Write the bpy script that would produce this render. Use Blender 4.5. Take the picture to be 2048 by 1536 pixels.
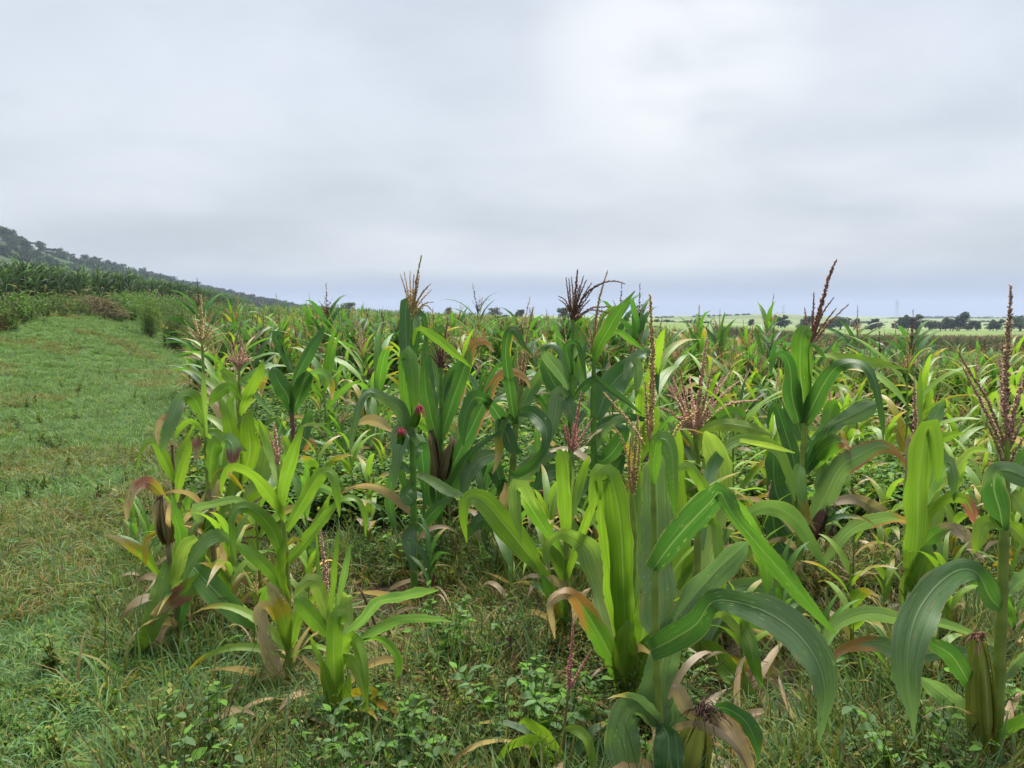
import bpy, math, random, re
import numpy as np

for _o in list(bpy.data.objects):
    bpy.data.objects.remove(_o)
SC = bpy.context.scene
COL = SC.collection

# ------------------------------------------------------------------ camera
EYE = 1.5
FPX = 1547.0                      # focal length in pixels of the 2048 wide photograph
PITCH = math.radians(5.1)         # looking slightly down
cam_data = bpy.data.cameras.new("camera")
cam_data.sensor_width = 36.0
cam_data.lens = 36.0 * FPX / 2048.0
cam_data.clip_start = 0.05
cam_data.clip_end = 20000.0
cam = bpy.data.objects.new("camera", cam_data)
COL.objects.link(cam)
cam.location = (0, 0, EYE)
cam.rotation_euler = (math.radians(90) - PITCH, 0, 0)
SC.camera = cam

# ------------------------------------------------------------------ light
EXPOSURE = 2.72
SUN_EL, SUN_AZ = math.radians(70), math.radians(14)      # azimuth measured from +Y towards +X
vs = SC.view_settings
vs.view_transform = 'Standard'
vs.look = 'None'
vs.exposure = EXPOSURE
vs.gamma = 1.0
vs.use_curve_mapping = False

sun_data = bpy.data.lights.new("sun", 'SUN')
sun_data.energy = 1.5
sun_data.angle = math.radians(38)
sun_data.color = (1.0, 0.97, 0.92)
sun = bpy.data.objects.new("sun", sun_data)
COL.objects.link(sun)
sun.location = (0, 0, 60)
sun.rotation_euler = (math.radians(90) - SUN_EL, 0, math.radians(180) - SUN_AZ)


def N(nt, typ, **kw):
    n = nt.nodes.new(typ)
    for k, v in kw.items():
        setattr(n, k, v)
    return n


def setin(n, **kw):
    for k, v in kw.items():
        n.inputs[k.replace('_', ' ')].default_value = v


class NT:
    """small node-building helper"""
    def __init__(self, nt):
        self.nt = nt
        nt.nodes.clear()

    def node(self, typ, ins=None, **props):
        n = self.nt.nodes.new(typ)
        for k, v in props.items():
            setattr(n, k, v)
        for k, v in (ins or {}).items():
            s = n.inputs[k]
            if hasattr(v, 'is_linked') or isinstance(v, bpy.types.NodeSocket):
                self.nt.links.new(v, s)
            else:
                s.default_value = v
        return n

    def math(self, op, a, b=0.0, c=None, clamp=False):
        ins = {0: a, 1: b}
        if c is not None:
            ins[2] = c
        n = self.node('ShaderNodeMath', ins, operation=op)
        n.use_clamp = clamp
        return n.outputs[0]

    def mix(self, f, a, b, mode='MIX'):
        n = self.nt.nodes.new('ShaderNodeMix')
        n.data_type = 'RGBA'
        n.blend_type = mode
        for idx, v in ((0, f), (6, a), (7, b)):
            if isinstance(v, bpy.types.NodeSocket):
                self.nt.links.new(v, n.inputs[idx])
            elif idx == 0:
                n.inputs[0].default_value = v
            else:
                n.inputs[idx].default_value = (v[0], v[1], v[2], 1.0)
        return n.outputs[2]

    def ramp(self, f, lo, hi, a=0.0, b=1.0):
        n = self.node('ShaderNodeMapRange', {0: f, 1: lo, 2: hi, 3: a, 4: b})
        n.interpolation_type = 'SMOOTHSTEP'
        return n.outputs[0]

    def noise(self, vec, scale, detail=3.0, rough=0.55, dist=0.0):
        n = self.node('ShaderNodeTexNoise', {'Scale': scale, 'Detail': detail, 'Roughness': rough, 'Distortion': dist})
        if vec is not None:
            self.nt.links.new(vec, n.inputs['Vector'])
        return n.outputs[0]


world = bpy.data.worlds.new("World")
SC.world = world
world.use_nodes = True
w = NT(world.node_tree)
sky = w.node('ShaderNodeTexSky', sky_type='NISHITA')
sky.sun_disc = False
sky.sun_elevation = SUN_EL
sky.sun_rotation = SUN_AZ
sky.air_density = 1.5
sky.dust_density = 3.0
tc = w.node('ShaderNodeTexCoord')
sep = w.node('ShaderNodeSeparateXYZ', {0: tc.outputs['Generated']})
dx, dy, dz = sep.outputs
zc = w.math('MAXIMUM', dz, 0.0)
# cloud deck: the view direction meets a flat layer overhead, so clouds flatten out towards the horizon
den = w.math('ADD', zc, 0.16)
px = w.math('DIVIDE', dx, den)
py = w.math('DIVIDE', dy, den)
deck = w.node('ShaderNodeCombineXYZ', {0: px, 1: py, 2: 3.7}).outputs[0]
n_big = w.noise(deck, 0.50, 2.0, 0.4, 0.15)
n_mid = w.noise(deck, 1.5, 4.0, 0.5, 0.3)
cl = w.math('MULTIPLY_ADD', n_mid, 0.40, w.math('MULTIPLY', n_big, 0.80))
cl = w.ramp(cl, 0.40, 0.80)
# linear display values, divided by the exposure
K = 2.0 ** -EXPOSURE
def disp(r, g, b):
    f = lambda v: ((v / 255 + 0.055) / 1.055) ** 2.4 * K
    return (f(r), f(g), f(b))
grey = disp(178, 186, 197)
pale = disp(220, 225, 232)
col = w.mix(cl, grey, pale)
# thin spot in the deck where the sun stands behind it
GE, GA = math.radians(18.5), math.radians(11.5)
sx, sy, sz = math.sin(GA) * math.cos(GE), math.cos(GA) * math.cos(GE), math.sin(GE)
dot = w.node('ShaderNodeVectorMath', {0: tc.outputs['Generated'], 1: (sx, sy, sz)}, operation='DOT_PRODUCT').outputs['Value']
glow = w.math('MULTIPLY_ADD', w.ramp(dot, 0.94, 1.0), 0.20, w.math('MULTIPLY', w.math('MULTIPLY', w.ramp(dot, 0.982, 0.9995), w.ramp(n_mid, 0.25, 0.55)), 0.6))
col = w.mix(w.math('MULTIPLY', glow, 0.80), col, disp(255, 255, 250))
# blue-grey rain band low over the horizon, everywhere around
n_band = w.noise(deck, 0.25, 1.0)
edge = w.math('MULTIPLY_ADD', n_band, 0.050, 0.022)
band = w.math('SUBTRACT', 1.0, w.ramp(w.math('DIVIDE', dz, edge), 0.55, 1.15))
col = w.mix(w.math('MULTIPLY', band, 0.9), col, disp(146, 163, 192))
low = w.math('SUBTRACT', 1.0, w.ramp(dz, 0.0, 0.22))
col = w.mix(w.math('MULTIPLY', low, 0.22), col, disp(192, 202, 217))
skyc = w.mix(0.05, col, w.mix(1.0, sky.outputs[0], (0.09, 0.09, 0.09), 'MULTIPLY'))
bg = w.node('ShaderNodeBackground', {'Color': skyc, 'Strength': 1.0})
out = w.node('ShaderNodeOutputWorld', {'Surface': bg.outputs[0]})

cy = SC.cycles
cy.max_bounces = 6
cy.diffuse_bounces = 3
cy.glossy_bounces = 2
cy.transmission_bounces = 4
cy.transparent_max_bounces = 8
cy.volume_bounces = 0
cy.caustics_reflective = False
cy.caustics_refractive = False
cy.use_denoising = True
# ------------------------------------------------------------------ helpers
CP, SP = math.cos(PITCH), math.sin(PITCH)


def unproj(px, py, Y):
    """the point of the scene at ground distance Y that the photograph shows at pixel (px, py)"""
    a = (px - 1024.0) / FPX
    b = (768.0 - py) / FPX
    d = np.array([a, CP + b * SP, -SP + b * CP])
    return np.array([0, 0, EYE]) + d * (Y / d[1])


def sstep(a, b, t):
    t = np.clip((np.asarray(t, float) - a) / (b - a), 0, 1)
    return t * t * (3 - 2 * t)


def edge_left(x, y):
    """metres to the left of our field's left edge"""
    return (np.interp(y, [-100, 3.45, 15, 20, 30, 60, 150, 400], [41.4, -1.6, -6.4, -8.2, -11.0, -20.0, -48.0, -125.0]) - np.asarray(x, float)) / 1.083


def bumps(x, y):
    return (np.sin(1.7 * x + 0.6 * y) * np.cos(1.3 * y - 0.5 * x) + 0.6 * np.sin(3.1 * x + 2.2 * y + 1.0)) * 0.016


def H(x, y):
    x = np.asarray(x, float); y = np.asarray(y, float)
    az = -x / np.maximum(np.abs(y), 6.0)
    bank = 1.25 * sstep(0.4, 5.5, edge_left(x, y)) * sstep(7, 27, y)
    broad = 0.035 * 130 * (1 - np.exp(-np.maximum(0, y - 20) / 130)) * sstep(-0.15, 0.45, az)
    right = -(1.0 * (1 - np.exp(-np.maximum(0, y - 6) / 9)) + 2.6 * (1 - np.exp(-np.maximum(0, y - 15) / 120))) * sstep(0.0, 0.5, -az)
    return bank + broad + right + bumps(x, y) * sstep(400, 20, np.hypot(x, y))


def ground_hit(px, py):
    """where the view ray through a pixel meets the ground"""
    a = (px - 1024.0) / FPX; b = (768.0 - py) / FPX
    d = np.array([a, CP + b * SP, -SP + b * CP])
    s = 0.5
    for _ in range(4000):
        p = np.array([0, 0, EYE]) + d * s
        if p[2] <= H(p[0], p[1]):
            return p
        s *= 1.002
    return p


def new_mesh(name, V, F, C=None, UV=None, mat=None, smooth=True):
    """V (n,3); F list/array of faces; C (n,3) colours per vertex; UV (n,2) per vertex"""
    V = np.asarray(V, np.float32)
    me = bpy.data.meshes.new(name)
    if isinstance(F, np.ndarray):
        k = F.shape[1]
        me.vertices.add(len(V)); me.loops.add(F.size); me.polygons.add(len(F))
        me.vertices.foreach_set('co', V.ravel())
        me.loops.foreach_set('vertex_index', F.astype(np.int32).ravel())
        me.polygons.foreach_set('loop_start', np.arange(0, F.size, k, dtype=np.int32))
        me.update(calc_edges=True)
    else:
        me.from_pydata([tuple(v) for v in V], [], F)
        me.update()
    if smooth:
        me.polygons.foreach_set('use_smooth', np.ones(len(me.polygons), bool))
    if C is not None:
        ca = me.color_attributes.new('Col', 'FLOAT_COLOR', 'POINT')
        c4 = np.ones((len(V), 4), np.float32); c4[:, :3] = C
        ca.data.foreach_set('color', c4.ravel())
    if UV is not None:
        uvl = me.uv_layers.new(name='UVMap')
        li = np.empty(len(me.loops), np.int32); me.loops.foreach_get('vertex_index', li)
        uvl.data.foreach_set('uv', np.asarray(UV, np.float32)[li].ravel())
    if mat is not None:
        me.materials.append(mat)
    return me


class Geo:
    """collects pieces of one mesh (quads and triangles are kept as quads, a triangle repeats nothing)"""
    def __init__(self):
        self.V, self.Q, self.T, self.C, self.U, self.D, self.n = [], [], [], [], [], [], 0

    def add(self, V, F, C, U=None, D=None):
        V = np.asarray(V, float); F = np.asarray(F, int)
        C = np.broadcast_to(np.asarray(C, float), (len(V), 3))
        self.V.append(V); self.C.append(C)
        self.U.append(np.zeros((len(V), 2)) if U is None else np.asarray(U, float))
        self.D.append(np.zeros((len(V), 4)) if D is None else np.asarray(D, float))
        (self.Q if F.shape[1] == 4 else self.T).append(F + self.n)
        self.n += len(V)

    def tris(self):
        t = [q[:, [0, 1, 2]] for q in self.Q] + [q[:, [0, 2, 3]] for q in self.Q] + self.T
        return np.concatenate(t)

    def mesh(self, name, mat, off=(0, 0, 0), smooth=True):
        V = np.concatenate(self.V) - np.asarray(off)
        if self.T:
            F = self.tris()
        else:
            F = np.concatenate(self.Q)
        me = new_mesh(name, V, F, np.concatenate(self.C), np.concatenate(self.U), mat, smooth)
        D = np.concatenate(self.D)
        if D.any():
            a = me.attributes.new('Dry', 'FLOAT_COLOR', 'POINT'); c4 = np.ones((len(V), 4), np.float32); c4[:, :3] = D[:, :3]
            a.data.foreach_set('color', c4.ravel())
            a = me.attributes.new('dryness', 'FLOAT', 'POINT'); a.data.foreach_set('value', D[:, 3].astype(np.float32))
        return me


def link(name, me, parent=None, loc=None, rotz=None, scale=None):
    o = bpy.data.objects.new(name, me)
    COL.objects.link(o)
    if parent is not None:
        o.parent = parent
    if loc is not None:
        o.location = loc
    if rotz is not None:
        o.rotation_euler = (0, 0, rotz)
    if scale is not None:
        o.scale = (scale,) * 3
    return o


def tag(o, label=None, cat=None, group=None, kind=None):
    if label: o['label'] = label
    if cat: o['category'] = cat
    if group: o['group'] = group
    if kind: o['kind'] = kind
    return o


def thing(name, label, cat, loc=(0, 0, 0), group=None):
    o = bpy.data.objects.new(name, None)
    o.empty_display_size = 0.1
    COL.objects.link(o)
    o.location = loc
    return tag(o, label, cat, group)


def copy_tree(o, parent=None):
    c = o.copy(); COL.objects.link(c)
    if parent is not None:
        c.parent = parent
    for ch in list(o.children):
        copy_tree(ch, c)
    return c


def norm(a):
    return a / np.maximum(np.linalg.norm(a, axis=-1, keepdims=True), 1e-9)


def catmull(P, n):
    """smooth curve through the rows of P, n samples, roughly even in arc length"""
    P = np.asarray(P, float)
    if len(P) == 2:
        t = np.linspace(0, 1, n)[:, None]
        return P[0] * (1 - t) + P[1] * t
    Q = np.vstack([2 * P[0] - P[1], P, 2 * P[-1] - P[-2]])
    out = []
    for i in range(len(P) - 1):
        p0, p1, p2, p3 = Q[i:i + 4]
        for t in np.linspace(0, 1, 12, endpoint=False):
            out.append(0.5 * (2 * p1 + (p2 - p0) * t + (2 * p0 - 5 * p1 + 4 * p2 - p3) * t * t + (3 * p1 - p0 - 3 * p2 + p3) * t ** 3))
    out.append(P[-1]); out = np.array(out)
    s = np.r_[0, np.cumsum(np.linalg.norm(np.diff(out[:, :2 if P.shape[1] == 3 and False else None], axis=0), axis=1))]
    u = np.linspace(0, s[-1], n)
    return np.stack([np.interp(u, s, out[:, k]) for k in range(out.shape[1])], 1)


def tube(G, P, R, C, sides=6):
    """tapered round tube along P with radii R"""
    P = np.asarray(P, float); n = len(P)
    R = np.broadcast_to(np.asarray(R, float), (n,))
    T = norm(np.gradient(P, axis=0))
    ref = np.where(np.abs(T[:, [2]]) > 0.9, [[1.0, 0, 0]], [[0, 0, 1.0]])
    A = norm(np.cross(T, ref)); B = np.cross(T, A)
    th = np.linspace(0, 2 * math.pi, sides, endpoint=False)
    V = P[:, None, :] + R[:, None, None] * (np.cos(th)[None, :, None] * A[:, None, :] + np.sin(th)[None, :, None] * B[:, None, :])
    idx = np.arange(n * sides).reshape(n, sides)
    nx = np.roll(idx, -1, axis=1)
    F = np.stack([idx[:-1], nx[:-1], nx[1:], idx[1:]], -1).reshape(-1, 4)
    C = np.asarray(C, float)
    if C.ndim == 2:
        C = np.repeat(C, sides, axis=0)
    U = np.stack([np.repeat(np.linspace(0, 1, n), sides), np.tile(th / 6.283, n)], 1)
    G.add(V.reshape(-1, 3), F, C, U)


# linear base colours of leaves, stalks and husks
KEY = {
    'L': (0.170, 0.300, 0.030), 'l': (0.220, 0.335, 0.075), 'M': (0.098, 0.230, 0.030), 'm': (0.125, 0.240, 0.075),
    'D': (0.050, 0.138, 0.032), 'G': (0.125, 0.215, 0.092), 'Y': (0.320, 0.270, 0.030), 'O': (0.370, 0.185, 0.060),
    'R': (0.300, 0.105, 0.085), 'P': (0.260, 0.205, 0.150), 'B': (0.460, 0.335, 0.225), 'b': (0.190, 0.140, 0.080),
    'V': (0.160, 0.065, 0.065), 'S': (0.190, 0.260, 0.045), 'C': (0.040, 0.074, 0.036), 'u': (0.072, 0.084, 0.036), 'H': (0.260, 0.300, 0.060), 'N': (0.140, 0.270, 0.032),
}
KEY = {k: np.array(v) for k, v in KEY.items()}
SROW = np.array([-1.0, -0.55, 0.0, 0.55, 1.0])


def ribbon(G, P, A, c0, c1=None, t1=0.6, edge=None, fold=0.16, ripple=0.07, freq=3.0, seed=0, rows=SROW):
    """a leaf blade: midrib P, half-width vectors A; a shallow trough with wavy margins"""
    rs = np.random.RandomState(seed)
    n = len(P)
    T = np.gradient(P, axis=0)
    hw = np.linalg.norm(A, axis=1)
    Nn = norm(np.cross(A, T))
    if Nn[: n // 2, 2].sum() < 0:
        Nn = -Nn
    # keep the normal continuous where the blade turns over
    for i in range(1, n):
        if np.dot(Nn[i], Nn[i - 1]) < 0:
            Nn[i] = -Nn[i]
    t = np.linspace(0, 1, n)
    ph = rs.uniform(0, 6.28, 2)
    env = np.sin(np.clip(t, 0, 1) * math.pi) ** 0.5
    rip = [np.sin(t * freq * 6.283 + ph[0]) * env, np.sin(t * freq * 6.283 + ph[1]) * env]
    V = np.zeros((n, len(rows), 3)); C = np.zeros((n, len(rows), 3)); U = np.zeros((n, len(rows), 2)); D = np.zeros((n, len(rows), 4))
    wob = 1 + 0.10 * (catmull(rs.rand(max(6, n // 2), 2), n) - 0.5) * 2
    cn = catmull(rs.rand(8, 1), n)[:, 0] - 0.5
    for j, s in enumerate(rows):
        r = rip[0] if s < 0 else rip[1]
        V[:, j] = P + A * (s * wob[:, 0 if s < 0 else 1])[:, None] + Nn * (hw * (fold * abs(s) + ripple * r * s * s))[:, None]
        c = np.repeat(c0[None], n, 0) * (1 + 0.22 * cn)[:, None]
        if edge is not None:
            e = np.clip((abs(s) - 0.5) / 0.5, 0, 1) * sstep(0.15, 0.7, t + 0.5 * cn) * (1.0 if s > 0 else 0.55)
            D[:, j, :3] = edge; D[:, j, 3] = e
        if c1 is not None:
            k = np.clip((t - t1) / 0.5 + 0.5 + 0.18 * abs(s), 0, 1 if c1[0] > c1[1] * 0.95 else 0.58)
            if edge is not None:
                D[:, j, :3] = np.where((k > D[:, j, 3])[:, None], c1, edge)
            else:
                D[:, j, :3] = c1
            D[:, j, 3] = np.maximum(D[:, j, 3], k)
        C[:, j] = c
        U[:, j, 0] = t; U[:, j, 1] = 0.5 + 0.5 * s
    m = len(rows)
    idx = np.arange(n * m).reshape(n, m)
    F = np.stack([idx[:-1, :-1], idx[:-1, 1:], idx[1:, 1:], idx[1:, :-1]], -1).reshape(-1, 4)
    G.add(V.reshape(-1, 3), F, C.reshape(-1, 3), U.reshape(-1, 2), D.reshape(-1, 4))


def spikelets(G, P, r, step, size, ca, cb, seed, around=5, rough=0.5):
    """tassel branch: thin axis dressed with small pointed spikelets"""
    rs = np.random.RandomState(seed)
    P = np.asarray(P, float)
    L = np.r_[0, np.cumsum(np.linalg.norm(np.diff(P, axis=0), axis=1))]
    tube(G, P, np.linspace(r * 0.55, r * 0.25, len(P)), (ca + cb) / 2, 4)
    ns = max(3, int(L[-1] / step))
    S = np.repeat(np.linspace(0.06, 0.995, ns) * L[-1], around) + rs.uniform(-0.5, 0.5, ns * around) * step
    S = np.clip(S, 0, L[-1])
    B = np.stack([np.interp(S, L, P[:, k]) for k in range(3)], 1)
    Tg = np.gradient(P, axis=0)
    T = norm(np.stack([np.interp(S, L, Tg[:, k]) for k in range(3)], 1))
    rnd = rs.normal(size=(len(S), 3))
    side = norm(rnd - (rnd * T).sum(1, keepdims=True) * T)
    d = norm(T * 1.0 + side * rs.uniform(0.25, 0.9, (len(S), 1)) * (0.6 + rough))
    taper = (1.0 - 0.55 * (S / L[-1]) ** 3)[:, None]
    ln = size * rs.uniform(0.7, 1.3, (len(S), 1)) * taper
    wd = ln * 0.26
    q = norm(np.cross(d, side)); h = np.cross(d, q)
    b0 = B + side * r * 0.35 * taper
    mid = b0 + d * ln * 0.45
    V = np.stack([b0, mid + q * wd, mid + (-0.5 * q + 0.87 * h) * wd, mid + (-0.5 * q - 0.87 * h) * wd, b0 + d * ln], 1)
    f = np.array([[0, 1, 2], [0, 2, 3], [0, 3, 1], [4, 2, 1], [4, 3, 2], [4, 1, 3]])
    F = (f[None] + (np.arange(len(S)) * 5)[:, None, None]).reshape(-1, 3)
    k = rs.rand(len(S), 1) ** 0.8
    C = np.repeat(ca * (1 - k) + cb * k, 5, axis=0)
    G.add(V.reshape(-1, 3), F, C)


TASSEL = {   # two spikelet colours each
    'tan': ((0.60, 0.43, 0.21), (0.36, 0.24, 0.11)), 'brown': ((0.25, 0.135, 0.09), (0.11, 0.06, 0.045)),
    'pink': ((0.70, 0.46, 0.35), (0.42, 0.22, 0.17)), 'red': ((0.32, 0.08, 0.08), (0.52, 0.29, 0.23)),
    'pale': ((0.56, 0.47, 0.23), (0.38, 0.29, 0.13)), 'rust': ((0.38, 0.19, 0.125), (0.18, 0.085, 0.06)),
    'mauve': ((0.56, 0.38, 0.27), (0.23, 0.125, 0.095)),
}
TASSEL = {k: (np.array(a), np.array(b)) for k, (a, b) in TASSEL.items()}


# ------------------------------------------------------------------ materials
def leaf_material(name, spots=False, trans=0.46, rough=0.44, veins=True, spec=0.55):
    m = bpy.data.materials.new(name); m.use_nodes = True
    g = NT(m.node_tree)
    at = g.node('ShaderNodeVertexColor', layer_name='Col').outputs[0]
    uv = g.node('ShaderNodeUVMap', uv_map='UVMap').outputs[0]
    s = g.node('ShaderNodeSeparateXYZ', {0: uv})
    u, v = s.outputs[0], s.outputs[1]
    info = g.node('ShaderNodeObjectInfo')
    rnd = info.outputs['Random']
    col = g.mix(1.0, at, g.node('ShaderNodeCombineColor', {0: g.math('MULTIPLY_ADD', rnd, 0.34, 0.83), 1: g.math('MULTIPLY_ADD', rnd, 0.22, 0.89), 2: 1.0}).outputs[0], 'MULTIPLY')
    pos = g.node('ShaderNodeTexCoord').outputs['Object']
    blot = g.noise(pos, 9.0, 3.0)
    col = g.mix(g.ramp(blot, 0.35, 0.75, 0.0, 0.30), col, g.mix(1.0, col, (1.35, 1.12, 0.55), 'MULTIPLY'))
    dry = g.node('ShaderNodeAttribute', attribute_name='Dry', attribute_type='GEOMETRY').outputs['Color']
    dryf = g.node('ShaderNodeAttribute', attribute_name='dryness', attribute_type='GEOMETRY').outputs['Fac']
    dv = g.node('ShaderNodeCombineXYZ', {0: g.math('MULTIPLY', u, 5.0), 1: g.math('MULTIPLY', v, 5.0), 2: g.math('MULTIPLY', rnd, 40.0)}).outputs[0]
    dn = g.math('MULTIPLY_ADD', g.noise(dv, 1.0, 5.0, 0.7), 0.9, -0.45)
    dk = g.math('ADD', dryf, g.math('MULTIPLY', dn, g.ramp(dryf, 0.02, 0.3)))
    col = g.mix(g.ramp(dk, 0.36, 0.60), col, dry)
    col = g.mix(g.math('MULTIPLY', g.ramp(dk, 0.80, 1.05), g.ramp(dryf, 0.6, 0.64)), col, (0.42, 0.315, 0.205))
    bump_h = None
    if veins:
        vv = g.node('ShaderNodeCombineXYZ', {0: g.math('MULTIPLY', u, 2.0), 1: g.math('MULTIPLY', v, 34.0), 2: g.math('MULTIPLY', rnd, 30.0)}).outputs[0]
        vein = g.noise(vv, 1.0, 2.0, 0.6)
        col = g.mix(g.ramp(vein, 0.36, 0.64, 0.0, 0.75), g.mix(1.0, col, (1.12, 1.08, 1.05), 'MULTIPLY'), g.mix(1.0, col, (0.62, 0.70, 0.62), 'MULTIPLY'))
        d = g.math('ABSOLUTE', g.math('SUBTRACT', v, 0.5))
        rib = g.math('SUBTRACT', 1.0, g.ramp(d, 0.012, 0.045))
        rib = g.math('MULTIPLY', rib, g.math('SUBTRACT', 1.0, g.ramp(u, 0.55, 0.98)))
        col = g.mix(g.math('MULTIPLY', rib, 0.62), col, g.mix(0.5, (0.34, 0.42, 0.20), col))
        sv = g.node('ShaderNodeCombineXYZ', {0: g.math('MULTIPLY', u, 7.0), 1: g.math('MULTIPLY', v, 9.0), 2: g.math('MULTIPLY', rnd, 70.0)}).outputs[0]
        streak = g.math('MULTIPLY', g.ramp(g.noise(sv, 1.0, 4.0, 0.65), 0.60, 0.72), g.ramp(rnd, 0.25, 0.9, 0.1, 0.75))
        col = g.mix(streak, col, (0.30, 0.235, 0.085))
        marg = g.math('MULTIPLY', g.ramp(d, 0.44, 0.5), g.ramp(g.noise(sv, 0.6, 2.0), 0.45, 0.6, 0.0, 0.6))
        col = g.mix(marg, col, (0.36, 0.27, 0.12))
        fleck = g.node('ShaderNodeCombineXYZ', {0: g.math('MULTIPLY', u, 60.0), 1: g.math('MULTIPLY', v, 40.0), 2: g.math('MULTIPLY', rnd, 20.0)}).outputs[0]
        col = g.mix(g.ramp(g.noise(fleck, 1.0, 2.0, 0.5), 0.66, 0.76, 0.0, 0.30), col, (0.30, 0.32, 0.14))
        bump_h = g.math('ADD', g.math('MULTIPLY', vein, 0.35), rib)
    if spots:
        sv = g.node('ShaderNodeCombineXYZ', {0: g.math('MULTIPLY', u, 26.0), 1: g.math('MULTIPLY', v, 26.0), 2: g.math('MULTIPLY', rnd, 50.0)}).outputs[0]
        sp = g.node('ShaderNodeTexVoronoi', {'Vector': sv, 'Scale': 1.0, 'Randomness': 1.0})
        cell = g.node('ShaderNodeSeparateColor', {0: sp.outputs['Color']}).outputs[0]
        rad = g.math('MULTIPLY', g.ramp(cell, 0.45, 1.0), 0.30)
        dots = g.math('MULTIPLY', g.ramp(g.math('SUBTRACT', rad, sp.outputs['Distance']), -0.03, 0.06), g.ramp(g.noise(pos, 5.0, 2.0), 0.42, 0.58))
        col = g.mix(g.math('MULTIPLY', dots, 0.75), col, (0.42, 0.46, 0.14))
    bs = g.node('ShaderNodeBsdfPrincipled', {'Base Color': col, 'Roughness': rough, 'Specular IOR Level': spec})
    if bump_h is not None:
        bp = g.node('ShaderNodeBump', {'Height': bump_h, 'Strength': 0.45, 'Distance': 0.004})
        g.nt.links.new(bp.outputs[0], bs.inputs['Normal'])
    tr = g.node('ShaderNodeBsdfTranslucent', {'Color': g.mix(1.0, col, (1.15, 1.20, 0.70), 'MULTIPLY')})
    mx = g.node('ShaderNodeMixShader', {0: trans, 1: bs.outputs[0], 2: tr.outputs[0]})
    surf = mx.outputs[0]
    if veins:                                   # torn margins and a few chewed holes
        tv = g.node('ShaderNodeCombineXYZ', {0: g.math('MULTIPLY', u, 22.0), 1: g.math('MULTIPLY', v, 5.0), 2: g.math('MULTIPLY', rnd, 90.0)}).outputs[0]
        torn = g.math('MULTIPLY', g.ramp(d, 0.36, 0.5), g.noise(tv, 1.0, 3.0, 0.6))
        torn = g.math('MULTIPLY', g.math('GREATER_THAN', torn, 0.50), g.math('GREATER_THAN', rnd, 0.35))
        hv = g.node('ShaderNodeCombineXYZ', {0: g.math('MULTIPLY', u, 16.0), 1: g.math('MULTIPLY', v, 4.0), 2: g.math('MULTIPLY', rnd, 33.0)}).outputs[0]
        hole = g.math('MULTIPLY', g.math('GREATER_THAN', g.noise(hv, 1.0, 2.0, 0.5), 0.755), g.math('GREATER_THAN', d, 0.07))
        frayed = g.math('MULTIPLY', g.math('GREATER_THAN', g.noise(dv, 2.2, 3.0, 0.6), 0.60), g.math('GREATER_THAN', dk, 0.92))
        frayed = g.math('MULTIPLY', frayed, g.math('GREATER_THAN', dryf, 0.62))
        gap = g.math('MAXIMUM', torn, g.math('MAXIMUM', hole, frayed))
        surf = g.node('ShaderNodeMixShader', {0: gap, 1: surf, 2: g.node('ShaderNodeBsdfTransparent').outputs[0]}).outputs[0]
    g.node('ShaderNodeOutputMaterial', {'Surface': surf})
    return m


def plain_material(name, rough=0.75, trans=0.0, vary=0.25, nscale=40.0, spec=0.25, rnd_amt=0.25):
    m = bpy.data.materials.new(name); m.use_nodes = True
    g = NT(m.node_tree)
    at = g.node('ShaderNodeVertexColor', layer_name='Col').outputs[0]
    pos = g.node('ShaderNodeTexCoord').outputs['Object']
    k = g.math('MULTIPLY_ADD', g.noise(pos, nscale, 3.0), 2 * vary, 1 - vary)
    r = g.math('MULTIPLY_ADD', g.node('ShaderNodeObjectInfo').outputs['Random'], 2 * rnd_amt, 1 - rnd_amt)
    k = g.math('MULTIPLY', k, r)
    col = g.mix(1.0, at, g.node('ShaderNodeCombineColor', {0: k, 1: k, 2: k}).outputs[0], 'MULTIPLY')
    bs = g.node('ShaderNodeBsdfPrincipled', {'Base Color': col, 'Roughness': rough, 'Specular IOR Level': spec})
    surf = bs.outputs[0]
    if trans:
        tr = g.node('ShaderNodeBsdfTranslucent', {'Color': g.mix(1.0, col, (1.25, 1.2, 0.6), 'MULTIPLY')})
        surf = g.node('ShaderNodeMixShader', {0: trans, 1: surf, 2: tr.outputs[0]}).outputs[0]
    g.node('ShaderNodeOutputMaterial', {'Surface': surf})
    return m


M_LEAF = leaf_material('maize_leaf')
M_SPOT = leaf_material('maize_leaf_flecked', spots=True)
M_FAR = leaf_material('maize_leaf_plain', veins=False, rough=0.6, spec=0.25)
M_STALK = plain_material('maize_stalk', 0.5, 0.0, 0.22, 25.0, 0.4, 0.1)
M_TASSEL = plain_material('maize_tassel', 0.8, 0.12, 0.2, 60.0, 0.2, 0.12)
M_HUSK = leaf_material('maize_husk', trans=0.12, rough=0.55, spec=0.25)
M_SILK = plain_material('maize_silk', 0.6, 0.1, 0.2, 60.0, 0.3, 0.05)
M_GRASS = plain_material('grass_blade', 0.5, 0.35, 0.2, 6.0, 0.12, 0.3)
M_WEED = plain_material('weed_leaf', 0.6, 0.35, 0.25, 12.0, 0.12, 0.28)
M_TREE = plain_material('tree_leaf', 0.7, 0.2, 0.3, 0.8, 0.2, 0.2)
M_BARK = plain_material('bark', 0.9, 0.0, 0.3, 6.0, 0.1, 0.1)
M_DRY = plain_material('dry_stems', 0.85, 0.15, 0.3, 10.0, 0.15, 0.15)
M_PETAL = plain_material('petal', 0.6, 0.3, 0.15, 20.0, 0.2, 0.1)
M_STEEL = plain_material('galvanised_steel', 0.5, 0.0, 0.1, 1.0, 0.4, 0.0)
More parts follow.
